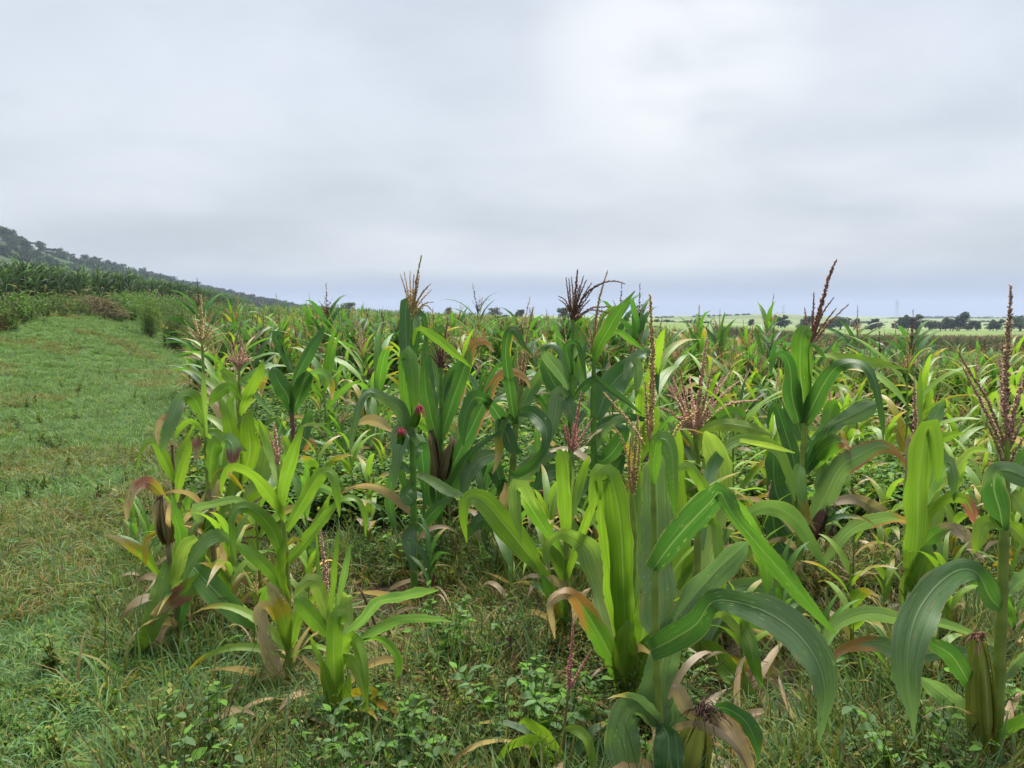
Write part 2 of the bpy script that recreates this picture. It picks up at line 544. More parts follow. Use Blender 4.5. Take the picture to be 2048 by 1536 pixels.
# ------------------------------------------------------------------ ground sheet
def field_end(az):
    """distance at which our maize field ends, az = x / y"""
    return np.interp(az, [-0.4, -0.05, 0.12, 0.22, 0.33, 0.46, 0.58, 0.70], [240, 200, 140, 95, 58, 36, 28, 25])


def build_ground():
    naz, nr = 300, 150
    th = np.r_[np.linspace(-math.pi, -0.75, 50, endpoint=False), np.linspace(-0.75, 0.75, 200, endpoint=False), np.linspace(0.75, math.pi, 50, endpoint=False)]
    rr = np.r_[0.0, np.geomspace(0.35, 4000, nr - 1)]
    TH, RR = np.meshgrid(th, rr, indexing='ij')
    X = RR * np.sin(TH); Y = RR * np.cos(TH)
    Z = H(X, Y)
    V = np.stack([X, Y, Z], -1).reshape(-1, 3)
    idx = np.arange(naz * nr).reshape(naz, nr); nx = np.roll(idx, -1, axis=0)
    F = np.stack([idx[:, :-1], nx[:, :-1], nx[:, 1:], idx[:, 1:]], -1).reshape(-1, 4)
    x, y = V[:, 0], V[:, 1]
    soil = np.array([0.050, 0.036, 0.024]); turf = np.array([0.050, 0.100, 0.024]); crop = np.array([0.085, 0.110, 0.032])
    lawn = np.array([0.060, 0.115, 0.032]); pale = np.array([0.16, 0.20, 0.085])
    C = np.repeat(soil[None], len(V), 0)
    def lay(mask, c):
        nonlocal C
        C = C * (1 - mask[:, None]) + np.asarray(c) * mask[:, None]
    lay(sstep(10, 40, y), crop)
    lay(sstep(-0.3, 0.5, edge_left(x, y)), turf)
    az = x / np.maximum(y, 1)
    fe = field_end(az)
    lay(sstep(fe - 1, fe + 1, y) * (az > 0.1), lawn)
    lay(sstep(96, 110, y) * (az > 0.1), (0.12, 0.17, 0.05))
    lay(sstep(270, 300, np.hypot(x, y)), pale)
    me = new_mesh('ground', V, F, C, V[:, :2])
    m = bpy.data.materials.new('ground_soil'); m.use_nodes = True
    g = NT(m.node_tree)
    at = g.node('ShaderNodeVertexColor', layer_name='Col').outputs[0]
    pos = g.node('ShaderNodeTexCoord').outputs['Object']
    fine = g.noise(pos, 14.0, 6.0, 0.65); broad = g.noise(pos, 0.35, 4.0)
    k = g.math('MULTIPLY', g.math('MULTIPLY_ADD', fine, 1.1, 0.45), g.math('MULTIPLY_ADD', broad, 0.7, 0.65))
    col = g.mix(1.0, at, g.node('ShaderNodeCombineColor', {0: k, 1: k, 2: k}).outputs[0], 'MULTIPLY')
    bs = g.node('ShaderNodeBsdfPrincipled', {'Base Color': col, 'Roughness': 0.95, 'Specular IOR Level': 0.1})
    bp = g.node('ShaderNodeBump', {'Height': fine, 'Strength': 0.8, 'Distance': 0.03})
    g.nt.links.new(bp.outputs[0], bs.inputs['Normal'])
    g.node('ShaderNodeOutputMaterial', {'Surface': bs.outputs[0]})
    me.materials.append(m)
    o = link('ground', me)
    tag(o, 'dark soil and turf ground running out to the horizon', 'ground', kind='structure')
    return m


M_GROUND = build_ground()


def grid_sheet(name, X, Y, Z, C, mat):
    n, k = X.shape
    V = np.stack([X, Y, Z], -1).reshape(-1, 3)
    idx = np.arange(n * k).reshape(n, k)
    F = np.stack([idx[:-1, :-1], idx[:-1, 1:], idx[1:, 1:], idx[1:, :-1]], -1).reshape(-1, 4)
    me = new_mesh(name, V, F, C.reshape(-1, 3), V[:, :2], mat)
    return link(name, me)


# ------------------------------------------------------------------ hillside on the left
def ridge_z(y):
    return np.interp(y, [-600, 100, 380, 418, 469, 534, 620, 738, 860, 930, 1000, 1250], [58, 54, 38, 35.5, 32.5, 27.5, 21.5, 13, 5, -1, -6, -12])


def hill_z(x, y):
    u = np.clip((-np.asarray(x, float) - 85) / 165.0, 0, 3)           # 0 at the foot, 1 on the ridge
    prof = np.where(u < 1, np.minimum(u, 1) ** 1.5, 1 - 0.18 * np.maximum(u - 1, 0) ** 1.3)
    lump = np.sin(x * 0.045 + y * 0.021) * 1.3 * 0.5 + np.sin(x * 0.02 - y * 0.05) * 0.5 + np.sin(y * 0.11 + x * 0.07) * 0.35
    return ridge_z(y) * prof + lump * np.clip(u, 0, 1) - 6.0 * (1 - np.clip(u * 4, 0, 1))


def build_hill():
    xs = np.linspace(-520, -80, 130); ys = np.linspace(-500, 1250, 200)
    X, Y = np.meshgrid(xs, ys, indexing='ij')
    Z = hill_z(X, Y)
    m = bpy.data.materials.new('hill_grass'); m.use_nodes = True
    g = NT(m.node_tree)
    pos = g.node('ShaderNodeTexCoord').outputs['Object']
    n1 = g.noise(pos, 0.018, 4.0, 0.6); n2 = g.noise(pos, 0.16, 5.0, 0.65)
    col = g.mix(g.ramp(n1, 0.40, 0.62), (0.040, 0.068, 0.030), (0.062, 0.074, 0.036))
    col = g.mix(g.ramp(n2, 0.48, 0.66, 0, 0.85), col, (0.022, 0.042, 0.018))
    bs = g.node('ShaderNodeBsdfPrincipled', {'Base Color': col, 'Roughness': 0.95, 'Specular IOR Level': 0.05})
    bp = g.node('ShaderNodeBump', {'Height': n2, 'Strength': 1.0, 'Distance': 2.0})
    g.nt.links.new(bp.outputs[0], bs.inputs['Normal'])
    g.node('ShaderNodeOutputMaterial', {'Surface': bs.outputs[0]})
    o = grid_sheet('hill', X, Y, Z, np.zeros(X.shape + (3,)), m)
    tag(o, 'long grassy hillside sloping down behind the tall maize', 'hill', kind='structure')


build_hill()


# ------------------------------------------------------------------ pale fields beyond the tree line
def pale_top(az):
    """pixel row of the crest of the pale fields"""
    px = 1024 + az * FPX
    return np.interp(px, [300, 900, 1080, 1250, 1400, 1500, 1570, 1660, 1760, 1900, 2048, 2600], [640, 641, 640, 637, 631, 628, 628, 634, 640, 640, 637, 632])


def build_pale():
    az = np.linspace(-0.45, 1.1, 160); t = np.linspace(0, 1.25, 60)
    A, T = np.meshgrid(az, t, indexing='ij')
    R = 290 + T * 520
    X = A * R; Y = R
    ztop = EYE + (630 - pale_top(A)) / FPX * 810
    z0 = H(X * 290 / R, Y * 290 / R) - 0.6
    s = np.clip(T, 0, 1)
    Z = z0 + (ztop - z0) * (0.35 * s + 0.65 * np.sin(s * math.pi / 2)) - np.clip(T - 1, 0, 1) ** 2 * 120
    m = bpy.data.materials.new('pale_crop'); m.use_nodes = True
    g = NT(m.node_tree)
    pos = g.node('ShaderNodeTexCoord').outputs['Object']
    st = g.node('ShaderNodeMapping', {'Vector': pos, 'Scale': (0.004, 0.028, 0.0)}).outputs[0]
    n1 = g.noise(st, 1.0, 3.0, 0.5); n2 = g.noise(pos, 0.05, 4.0)
    col = g.mix(g.ramp(n1, 0.44, 0.56), (0.150, 0.190, 0.085), (0.110, 0.138, 0.068))
    col = g.mix(g.ramp(n2, 0.45, 0.7, 0, 0.35), col, (0.21, 0.23, 0.125))
    bs = g.node('ShaderNodeBsdfPrincipled', {'Base Color': col, 'Roughness': 0.95, 'Specular IOR Level': 0.05})
    g.node('ShaderNodeOutputMaterial', {'Surface': bs.outputs[0]})
    o = grid_sheet('pale_field', X, Y, Z, np.zeros(X.shape + (3,)), m)
    tag(o, 'pale green cropland rising gently beyond the tree line', 'field', kind='structure')
    return Z


build_pale()


def pale_z(x, y):
    a = x / y; T = (y - 290) / 520
    ztop = EYE + (630 - pale_top(a)) / FPX * 810
    z0 = H(a * 290, 290) - 0.6; s = np.clip(T, 0, 1)
    return float(np.where(T < 0, H(x, y), z0 + (ztop - z0) * (0.35 * s + 0.65 * np.sin(s * math.pi / 2))))
# ------------------------------------------------------------------ maize plants one can tell apart, near the camera
SPEC = re.compile(r'^([A-Za-z])(?:>([A-Za-z])@([.\d]+))?(?:\^([A-Za-z]))?(?:/([fb]))?$')


def parse(s):
    return np.array([[float(v) for v in p.split(',')] for p in s.split()])


def traced_leaf(root, depth, spec, pts, seed, base, mat):
    """a leaf whose midrib and visible width follow the photograph, given its own depth and tilt"""
    m = SPEC.match(spec)
    c0 = KEY[m.group(1)]; c1 = KEY[m.group(2)] if m.group(2) else None
    t1 = float(m.group(3)) if m.group(3) else 0.6
    edge = KEY[m.group(4)] if m.group(4) else None
    rs = np.random.RandomState(seed)
    sign = {'f': -1.0, 'b': 1.0}.get(m.group(5), 1.0 if rs.rand() < 0.5 else -1.0)
    k = parse(pts)
    plen = np.linalg.norm(np.diff(k[:, :2], axis=0), axis=1).sum()
    n = int(np.clip(plen / 9, 14, 40))
    c = catmull(k, n)
    c[:, 2] = np.maximum(c[:, 2], 1.0)
    t = np.linspace(0, 1, n)
    out = min(0.34, plen / FPX * depth * rs.uniform(0.20, 0.45))
    Y = depth + sign * (0.012 + out * np.sin(t * math.pi * 0.62) ** 1.2)
    P = np.array([unproj(a, b, q) for (a, b, _), q in zip(c, Y)])
    w = c[:, 2] * Y / FPX * 0.5
    prof = np.clip(np.minimum(0.35 + t * 4, 1.0) * (1 - t ** 3.2), 0.02, 1)
    W = np.maximum(w * 1.06, 0.78 * w.max() * prof)
    T2 = norm(np.gradient(c[:, :2], axis=0))
    X = np.stack([-T2[:, 1], np.zeros(n), -T2[:, 0]], 1)          # across the leaf, in the picture plane
    tilt = (1.0 if rs.rand() < 0.5 else -1.0) * np.sqrt(np.maximum(W ** 2 - w ** 2, 0))
    A = X * w[:, None] + np.array([0, 1, 0]) * tilt[:, None]
    G = Geo()
    ribbon(G, P, A, c0 * rs.uniform(0.9, 1.1), c1, t1, edge, fold=rs.uniform(0.10, 0.28), ripple=rs.uniform(0.08, 0.20) * (1.5 if m.group(1) == 'B' else 1.0), freq=rs.uniform(2.5, 6.0), seed=seed,
           rows=np.array([-1, -0.6, -0.2, 0.0, 0.2, 0.6, 1.0]))
    return link('leaf', G.mesh('leaf', mat, base), root)


def make_stalk(root, P, R, col, base, nodes=0.13):
    """jointed stalk with slightly swollen nodes"""
    P = np.asarray(P); L = np.r_[0, np.cumsum(np.linalg.norm(np.diff(P, axis=0), axis=1))]
    n = max(12, int(L[-1] / 0.022))
    u = np.linspace(0, L[-1], n)
    Q = np.stack([np.interp(u, L, P[:, k]) for k in range(3)], 1)
    R = np.interp(u, L, R)
    ph = (u % nodes) / nodes
    swell = np.exp(-((ph - 0.5) / 0.09) ** 2)
    C = col[None] * (1 - 0.25 * swell[:, None]) * (0.9 + 0.2 * ph[:, None])
    G = Geo(); tube(G, Q, R * (1 + 0.16 * swell), C, 8)
    return link('stalk', G.mesh('stalk', M_STALK, base), root)


def make_ear(root, b, t, wid, husk, silk, base, seed, silk_len=0.06, dry=None):
    """ear of maize: layered husk leaves tapering to a tuft of silk"""
    rs = np.random.RandomState(seed)
    b = np.asarray(b, float); t = np.asarray(t, float)
    ax = t - b; L = np.linalg.norm(ax); ax = ax / L
    s = np.linspace(0, 1, 12)
    prof = np.array([0.45, 0.72, 0.88, 0.97, 1.0, 0.99, 0.95, 0.88, 0.76, 0.60, 0.40, 0.20])
    G = Geo()
    tube(G, b + ax * L * s[:, None], wid * 0.47 * prof, husk[None] * np.linspace(0.95, 1.15, 12)[:, None], 10)
    e1 = norm(np.cross(ax, [0.3, 1, 0.2])); e2 = np.cross(ax, e1)
    for i in range(5):                                       # overlapping outer husk leaves with free tips
        a = i * 2.4 + rs.rand(); d = math.cos(a) * e1 + math.sin(a) * e2; q = np.cross(ax, d)
        ss = np.linspace(0, 1, 9)
        P = b + ax * (L * ss * rs.uniform(0.8, 1.12))[:, None] + d * (wid * 0.475 * np.interp(ss, s, prof) + 0.12 * wid * ss ** 5)[:, None]
        ribbon(G, P, q * (wid * 0.40 * (1 - ss ** 3) + 0.001)[:, None], husk * rs.uniform(0.9, 1.15), dry if dry is not None else KEY['B'], 1.0 if dry is None else 0.85, seed=seed + i, fold=-0.35, ripple=0.03)
    ear = link('ear', G.mesh('ear', M_HUSK, base), root)
    G = Geo()
    for i in range(60):
        d = norm(ax * 1.0 + rs.normal(size=3) * 0.45); l = silk_len * rs.uniform(0.5, 1.2)
        ss = np.linspace(0, 1, 5)[:, None]
        P = t - ax * 0.012 + rs.normal(size=3) * wid * 0.10 + d * l * ss + np.array([0, 0, -1.0]) * l * 0.9 * ss ** 2.2
        tube(G, P, 0.0015, silk * rs.uniform(0.6, 1.3), 3)
    link('silk', G.mesh('silk', M_SILK, base), ear)
    return ear


def traced_tassel(root, depth, colour, branches, base, seed):
    """branches: (thickness in px, 'x,y x,y ...'); the first is the central spike"""
    ca, cb = TASSEL[colour]
    rs = np.random.RandomState(seed)
    G = Geo()
    for i, (wpx, pts) in enumerate(branches):
        k = catmull(parse(pts), 12)
        plen = np.linalg.norm(np.diff(k, axis=0), axis=1).sum() / FPX * depth
        dz = 0 if i == 0 else rs.uniform(-0.55, 0.55) * plen
        Y = depth + 0.01 + dz * np.linspace(0, 1, 12) ** 1.2
        P = np.array([unproj(a, b, q) for (a, b), q in zip(k, Y)])
        r = wpx * depth / FPX * 0.5
        spikelets(G, P, r, max(0.0055, r * 0.8), max(0.009, r * 1.55), ca, cb, seed + i * 7, around=5 if i == 0 else 4)
    return link('tassel', G.mesh('tassel', M_TASSEL, base, smooth=False), root)


HERO_INDEX = []


def hero(label, stalk, leaves, tassel=None, ears=(), scol='S', mat=None, name='maize_plant'):
    seed0 = 1000 + 100 * len(HERO_INDEX)
    st = parse(stalk)
    hit = ground_hit(st[0, 0], st[0, 1])
    depth = hit[1]
    base = hit.copy(); base[2] = H(base[0], base[1])
    root = thing(name, label, 'maize', base, 'maize plants in the near field')
    P = np.array([unproj(a, b, depth) for a, b, _ in st])
    P[0] = base - np.array([0, 0, 0.03])
    make_stalk(root, P, st[:, 2] * depth / FPX * 0.5, KEY[scol], base)
    for i, (spec, pts) in enumerate(leaves):
        traced_leaf(root, depth, spec, pts, seed0 + i, base, mat or M_LEAF)
    if tassel:
        traced_tassel(root, depth, tassel[0], tassel[1], base, seed0 + 60)
    for i, e in enumerate(ears):
        bx, by, tx, ty, wpx, hk, sk = e[:7]
        make_ear(root, unproj(bx, by, depth - (0.20 if sk is SILK_RED else 0.02)), unproj(tx, ty, depth - (0.30 if sk is SILK_RED else 0.05)), wpx * depth / FPX, KEY[hk], np.array(sk), base, seed0 + 80 + i,
                 silk_len=(e[7] if len(e) > 7 else 0.05), dry=KEY['B'] if hk in 'bV' else None)
    HERO_INDEX.append((root, st[0, 0], depth, label))
    return root


SILK_BROWN = (0.075, 0.035, 0.03); SILK_RED = (0.30, 0.02, 0.045); SILK_DRY = (0.20, 0.10, 0.06)

hero('big dark maize plant with pale flecked leaves and a tall tan tassel spike',
     '1330,1625,20 1318,1440,17 1312,1300,15 1310,1140,13 1307,1000,11 1306,960,9 1300,880,6',
     [('M/f', '1308,968,8 1308,935,24 1312,890,26 1326,877,36 1342,900,32 1347,960,28 1350,1015,14 1351,1032,2'),
      ('G/b', '1314,1270,40 1314,1235,76 1313,1130,76 1313,1020,74 1312,955,68 1308,925,54 1304,915,20'),
      ('D>M@.5/f', '1305,1140,40 1340,1092,60 1390,1036,72 1425,1000,62 1440,984,36 1466,1030,24 1520,1095,36 1570,1152,36 1620,1212,26 1660,1257,9 1672,1270,2'),
      ('G/b', '1322,1290,24 1345,1245,56 1388,1190,66 1440,1132,66 1478,1098,46 1496,1084,8'),
      ('D>G@.45/f', '1300,1302,40 1350,1276,58 1395,1246,50 1424,1204,28 1470,1204,42 1530,1224,68 1590,1264,74 1632,1320,72 1649,1380,56 1643,1440,26 1637,1492,2'),
      ('G/b', '1315,1440,30 1316,1405,82 1318,1355,92 1330,1310,70 1352,1275,36 1365,1255,4'),
      ('G/f', '1316,1452,26 1292,1428,52 1262,1422,74 1248,1468,82 1256,1530,60 1262,1575,6'),
      ('D/f', '1322,1448,20 1336,1475,52 1336,1522,60 1330,1580,30'),
      ('G/b', '1320,1470,24 1345,1440,60 1340,1400,50'),
      ('M/b', '1445,985,14 1492,1030,16 1516,1090,30 1534,1150,26 1533,1192,3'),
      ('B/f', '1392,1440,16 1372,1412,32 1356,1382,30 1346,1370,4'),
      ('B/f', '1418,1430,20 1448,1440,40 1475,1482,38 1500,1540,22 1508,1560,4'),
      ('D^O/f', '1412,1432,16 1445,1415,28 1488,1440,36 1510,1480,32 1516,1520,4')],
     ('tan', [(12, '1301,880 1304,800 1305,700 1300,589'), (5, '1290,890 1255,840 1208,786'), (6, '1297,880 1293,820 1290,765'), (5, '1340,890 1360,850 1396,822')]),
     [(1368, 1570, 1408, 1424, 58, 'H', SILK_BROWN, 0.10)], mat=M_SPOT)

hero('lime green maize plant with broad folded leaves behind the flecked one',
     '1250,1425,24 1258,1330,20 1264,1200,16 1268,1050,12 1264,985,8',
     [('L/f', '1262,1340,28 1246,1250,50 1232,1150,56 1222,1050,52 1214,980,50 1207,948,48 1192,950,28 1184,990,16 1182,1040,2'),
      ('L/f', '1262,1330,24 1250,1240,46 1246,1140,50 1240,1040,52 1226,965,46 1218,945,40 1204,958,20 1200,1000,3'),
      ('l/b', '1238,1335,26 1222,1250,46 1200,1160,52 1180,1100,50 1150,1075,40 1116,1068,18 1094,1090,16 1092,1120,12 1102,1146,2'),
      ('M>O@.5/f', '1244,1372,20 1216,1300,42 1182,1240,44 1152,1196,30 1130,1186,20 1108,1196,18 1098,1212,14 1104,1245,12 1110,1278,2'),
      ('L/f', '1264,1345,20 1282,1292,50 1290,1232,44 1284,1190,14'),
      ('L/b', '1268,1205,16 1276,1120,36 1270,1040,30 1273,960,22 1279,898,3'),
      ('L/f', '1256,1405,40 1278,1340,58 1300,1290,36 1306,1262,6'),
      ('L/f', '1252,1400,36 1248,1340,52 1250,1290,50 1256,1240,8'),
      ('L/b', '1262,1180,16 1250,1100,32 1262,1010,28 1285,950,12 1296,935,3')],
     ('tan', [(9, '1264,1000 1268,930 1276,832'), (7, '1262,990 1258,930 1262,872'), (7, '1266,990 1276,930 1282,850'), (5, '1266,960 1245,880 1225,850')]))

hero('lime green maize plant with long arching leaves to the right of the flecked one',
     '1392,1350,26 1392,1250,20 1394,1120,16 1398,1000,10',
     [('L/b', '1390,1340,30 1382,1260,52 1374,1180,52 1362,1100,44 1352,1000,42 1352,900,30 1356,848,3'),
      ('L/b', '1394,1330,30 1420,1260,52 1427,1190,54 1410,1130,44 1382,1124,30 1362,1150,4'),
      ('L>Y@.8/f', '1400,1290,30 1425,1302,46 1470,1352,46 1505,1420,36 1530,1462,20 1546,1485,2'),
      ('l>M@.6/f', '1408,1245,18 1448,1224,36 1490,1268,36 1510,1330,24 1528,1390,2'),
      ('m/b', '1405,1300,18 1455,1190,24 1500,1168,28 1560,1182,32 1602,1222,14 1612,1240,2'),
      ('L/f', '1405,1050,12 1428,1045,18 1440,1120,18 1452,1197,2'),
      ('L/f', '1424,1042,18 1420,1000,27 1396,955,25 1376,932,20 1356,940,10 1352,962,3'),
      ('m/b', '1400,1200,14 1438,1090,22 1490,1032,28 1540,1012,36 1588,1036,34 1620,1082,24 1645,1126,9 1656,1146,2'),
      ('m>L@.5/b', '1402,1100,10 1418,960,24 1448,900,20 1490,878,20 1550,896,24 1578,950,18 1590,1002,3'),
      ('l/b', '1480,880,8 1530,890,12 1562,898,9 1590,906,2'),
      ('l/b', '1398,1180,20 1440,1000,46 1436,920,46 1420,880,34 1410,862,4'),
      ('L/f', '1388,1345,24 1372,1300,44 1352,1270,30 1340,1262,4'),
      ('M/b', '1396,1320,24 1450,1235,30 1500,1240,28 1540,1275,4'),
      ('Y>O@.5/f', '1400,1345,16 1428,1362,30 1444,1350,22 1452,1340,3'),
      ('B/f', '1440,1375,10 1478,1345,16 1530,1342,36 1580,1390,24 1612,1450,20 1628,1530,8')])

hero('tall maize plant with a thick yellow stalk and big mauve tassel at the picture edge',
     '1982,1600,34 1994,1420,26 2003,1230,22 2009,1060,18 2014,960,11 2015,880,9',
     [('D>G@.35/f', '2001,1218,18 1978,1192,48 1956,1148,40 1920,1140,40 1876,1170,58 1836,1226,70 1816,1300,64 1816,1372,46 1825,1432,16 1828,1474,3'),
      ('D>G@.5/f', '2006,1062,18 2000,1022,44 1988,975,42 1996,942,30 2026,944,42 2062,962,36 2085,990,20'),
      ('L/b', '2012,1050,10 2030,1060,34 2056,1090,28 2070,1110,4'),
      ('L/f', '2004,1052,10 1988,1044,26 1964,1050,30 1956,1082,24 1948,1106,3'),
      ('l/b', '2016,980,10 2035,1000,34 2060,1040,26'),
      ('D/f', '1956,1396,10 1936,1362,34 1904,1312,40 1870,1290,30 1843,1272,4'),
      ('G/b', '1964,1505,20 1936,1440,32 1900,1400,42 1862,1370,32 1838,1354,4'),
      ('G/b', '2006,1205,14 2030,1172,42 2060,1150,40'),
      ('G/b', '2000,1372,14 2024,1332,34 2056,1302,30'),
      ('M/f', '1992,1490,18 2028,1456,46 2062,1442,40'),
      ('G>O@.75/b', '1990,1330,16 1900,1302,24 1820,1312,34 1760,1288,32 1710,1290,22 1672,1308,14 1667,1342,3'),
      ('G/b', '1996,1290,14 1890,1250,24 1800,1238,32 1740,1228,36 1680,1248,36 1646,1288,18 1640,1312,3'),
      ('M/b', '2012,990,8 2040,930,30 2070,900,30'), ('L/b', '1990,1540,24 1960,1500,30 1940,1450,10')],
     ('mauve', [(13, '2014,900 2012,760 2018,650 2022,572'), (8, '2012,892 1975,800 1940,745 1917,704'), (9, '2010,905 1980,840 1950,780 1926,735'), (8, '2008,930 1990,880 1972,845'),
                (12, '2017,890 2032,810 2055,742 2075,705'), (8, '2017,905 2040,850 2068,810'), (8, '2008,840 2002,760 1998,700'), (7, '2018,930 2038,890 2060,860')]),
     [(1968, 1500, 1957, 1268, 44, 'H', SILK_DRY, 0.05)])

hero('upright lime maize plant wrapped in broad leaves with a small pink tassel',
     '1828,1245,22 1830,1150,20 1834,1000,16 1832,900,8',
     [('L/f', '1828,1235,36 1826,1150,42 1836,1060,60 1838,960,62 1846,895,52 1851,862,42 1863,850,34 1871,885,26 1876,930,20 1875,964,3'),
      ('L/b', '1824,1200,30 1822,1120,40 1820,1030,50 1822,950,44 1818,890,26 1816,855,4'),
      ('L/b', '1835,1180,30 1860,1100,44 1866,1010,40 1858,930,20 1850,890,3'),
      ('m/f', '1846,1010,16 1866,965,30 1884,930,30 1902,926,32 1909,970,24 1908,1002,3'),
      ('L>R@.75/f', '1840,1085,10 1868,1022,28 1900,998,24 1930,1000,24 1946,1030,18 1955,1062,2'),
      ('M>P@.4/f', '1842,1095,12 1870,1068,30 1905,1058,24 1932,1074,26 1945,1098,14 1970,1122,2'),
      ('P^R/f', '1826,900,8 1820,870,14 1818,920,16 1815,970,10 1813,1000,2'),
      ('L/b', '1852,900,10 1882,880,24 1908,870,16 1928,866,2'),
      ('L/b', '1834,890,8 1838,810,14 1841,735,2'),
      ('L/f', '1852,872,10 1872,902,30 1902,935,20 1925,962,2'),
      ('m/b', '1848,880,8 1872,830,24 1890,800,4'),
      ('L/f', '1822,1240,30 1830,1180,56 1850,1120,50 1862,1090,6'),
      ('D/b', '1840,1180,18 1852,1120,38 1862,1080,26 1870,1050,3'),
      ('G/b', '1835,1220,16 1868,1130,30 1885,1090,14'),
      ('l/b', '1845,1000,12 1895,960,18 1940,905,20 1975,900,4')],
     ('pink', [(8, '1832,905 1830,830 1828,755'), (5, '1834,900 1846,880 1872,864'), (5, '1834,903 1842,872 1860,850'), (5, '1835,905 1852,895 1880,890')]))

hero('tall dark maize plant with a rust red tassel standing above the right horizon',
     '1592,1205,20 1600,1080,17 1605,940,14 1612,800,11 1622,700,7',
     [('M/f', '1610,835,12 1606,790,32 1600,740,33 1601,690,34 1606,664,30 1615,658,22 1622,674,8'),
      ('M/f', '1618,800,6 1620,740,8 1621,692,9 1630,690,12 1642,705,11 1653,718,2'),
      ('D/f', '1608,848,26 1630,802,36 1655,756,32 1680,730,20 1715,727,18 1741,745,22 1756,790,19 1765,840,14 1767,882,2'),
      ('L/b', '1630,712,5 1655,711,8 1700,718,22 1750,726,20 1790,734,8 1818,739,2'),
      ('D/f', '1598,848,20 1584,792,36 1581,742,20 1570,712,15 1555,708,11 1545,726,13 1541,748,4'),
      ('D/b', '1606,880,18 1590,830,40 1582,790,26 1580,772,3'),
      ('D>G@.5/f', '1608,945,20 1640,892,32 1664,852,14 1700,832,34 1735,816,36 1757,805,4'),
      ('M>O@.55^R/f', '1622,935,20 1645,902,38 1672,884,32 1696,890,14 1706,925,7 1708,950,2'),
      ('G>O@.8^R/f', '1620,1060,28 1650,992,42 1680,936,44 1720,910,38 1760,892,26 1795,906,15 1812,932,10 1822,958,2'),
      ('D/b', '1600,1020,16 1592,940,30 1570,862,26 1552,812,14 1540,822,12 1535,855,2'),
      ('D/b', '1592,1080,24 1568,1030,46 1550,975,46 1546,920,42 1546,885,14'),
      ('D/b', '1590,1120,24 1556,1080,44 1545,1030,44 1548,990,12'),
      ('M>Y@.6/f', '1602,930,14 1598,946,26 1602,985,22 1616,1035,10 1632,1062,2'),
      ('m>L@.5/b', '1622,1000,10 1640,985,34 1641,945,34 1644,916,22 1652,935,12 1660,960,3'),
      ('G>O@.72^R/f', '1640,1140,14 1688,1072,32 1730,1046,36 1775,1036,30 1800,1040,16 1830,1050,15 1843,1082,15 1840,1112,2'),
      ('P>B@.7/b', '1650,1010,8 1708,998,20 1745,1014,28 1790,1036,9 1815,1060,9 1829,1098,2'),
      ('M/b', '1612,900,10 1650,860,26 1664,815,30 1672,800,6'),
      ('D/b', '1610,870,14 1630,905,14 1650,960,9 1658,985,2')],
     ('rust', [(9, '1622,690 1634,640 1648,590 1660,548 1673,520'), (6, '1624,680 1626,630 1628,585'), (5, '1622,685 1614,645 1609,616'), (5, '1628,670 1646,625 1668,595'),
               (5, '1628,676 1650,645 1672,617'), (5, '1628,685 1662,642 1697,609'), (5, '1630,660 1640,630 1642,600')]),
     [(1616, 1085, 1656, 1005, 26, 'V', SILK_BROWN, 0.07)])

hero('tall dark maize plant with a folded upright top leaf and red silks left of centre',
     '828,1195,16 828,1080,14 826,960,13 824,860,11 822,760,9 823,640,6',
     [('D/b', '824,790,16 815,725,28 812,665,28 812,618,26 818,601,24 829,625,16 832,680,16 828,722,3'),
      ('M/f', '818,865,14 808,792,22 807,732,25 815,704,30 823,742,29 829,800,18 831,832,2'),
      ('G/f', '836,890,12 820,862,16 800,818,28 770,797,22 740,784,16 722,800,15 710,842,15 703,882,10 700,904,2'),
      ('G/f', '832,868,14 816,858,34 802,868,42 796,910,26 790,956,13 788,984,2'),
      ('D/b', '820,945,10 800,930,18 784,962,18 780,1005,22 786,1042,14 788,1064,2'),
      ('P/b', '815,878,6 786,866,9 760,846,24 735,841,21 712,849,3'),
      ('G/f', '828,1050,14 818,1072,28 822,1112,20 829,1150,2'),
      ('D/f', '834,1062,10 856,1036,25 880,1010,21 908,993,4'),
      ('G/f', '838,948,10 868,964,18 900,984,20 930,990,3'),
      ('D/f', '826,960,12 812,985,26 822,1000,30 828,1010,4'),
      ('D/b', '826,920,14 840,890,30 846,930,26 850,985,14 846,1040,2'),
      ('D/b', '826,900,14 806,880,22 796,900,22 806,960,14 812,990,2'),
      ('L/f', '826,690,5 836,658,8 870,675,19 900,700,17 925,720,9 942,735,2'),
      ('D/b', '822,700,6 832,650,14 842,625,14 850,655,10 853,690,2')],
     ('tan', [(6, '823,640 829,590 836,545 843,511'), (3, '822,625 812,585 801,549'), (3, '822,622 815,580 808,543'), (3, '823,620 821,580 820,543'), (3, '825,618 826,580 828,549'), (3, '827,615 834,580 839,549'),
               (3, '826,622 842,590 862,567'), (3, '826,625 845,598 863,579'), (3, '827,630 848,608 867,604'), (3, '827,632 850,610 866,624'), (3, '827,615 845,585 855,572')]),
     [(824, 850, 838, 812, 16, 'M', SILK_RED, 0.036), (800, 885, 803, 858, 14, 'M', SILK_RED, 0.032)], scol='M')

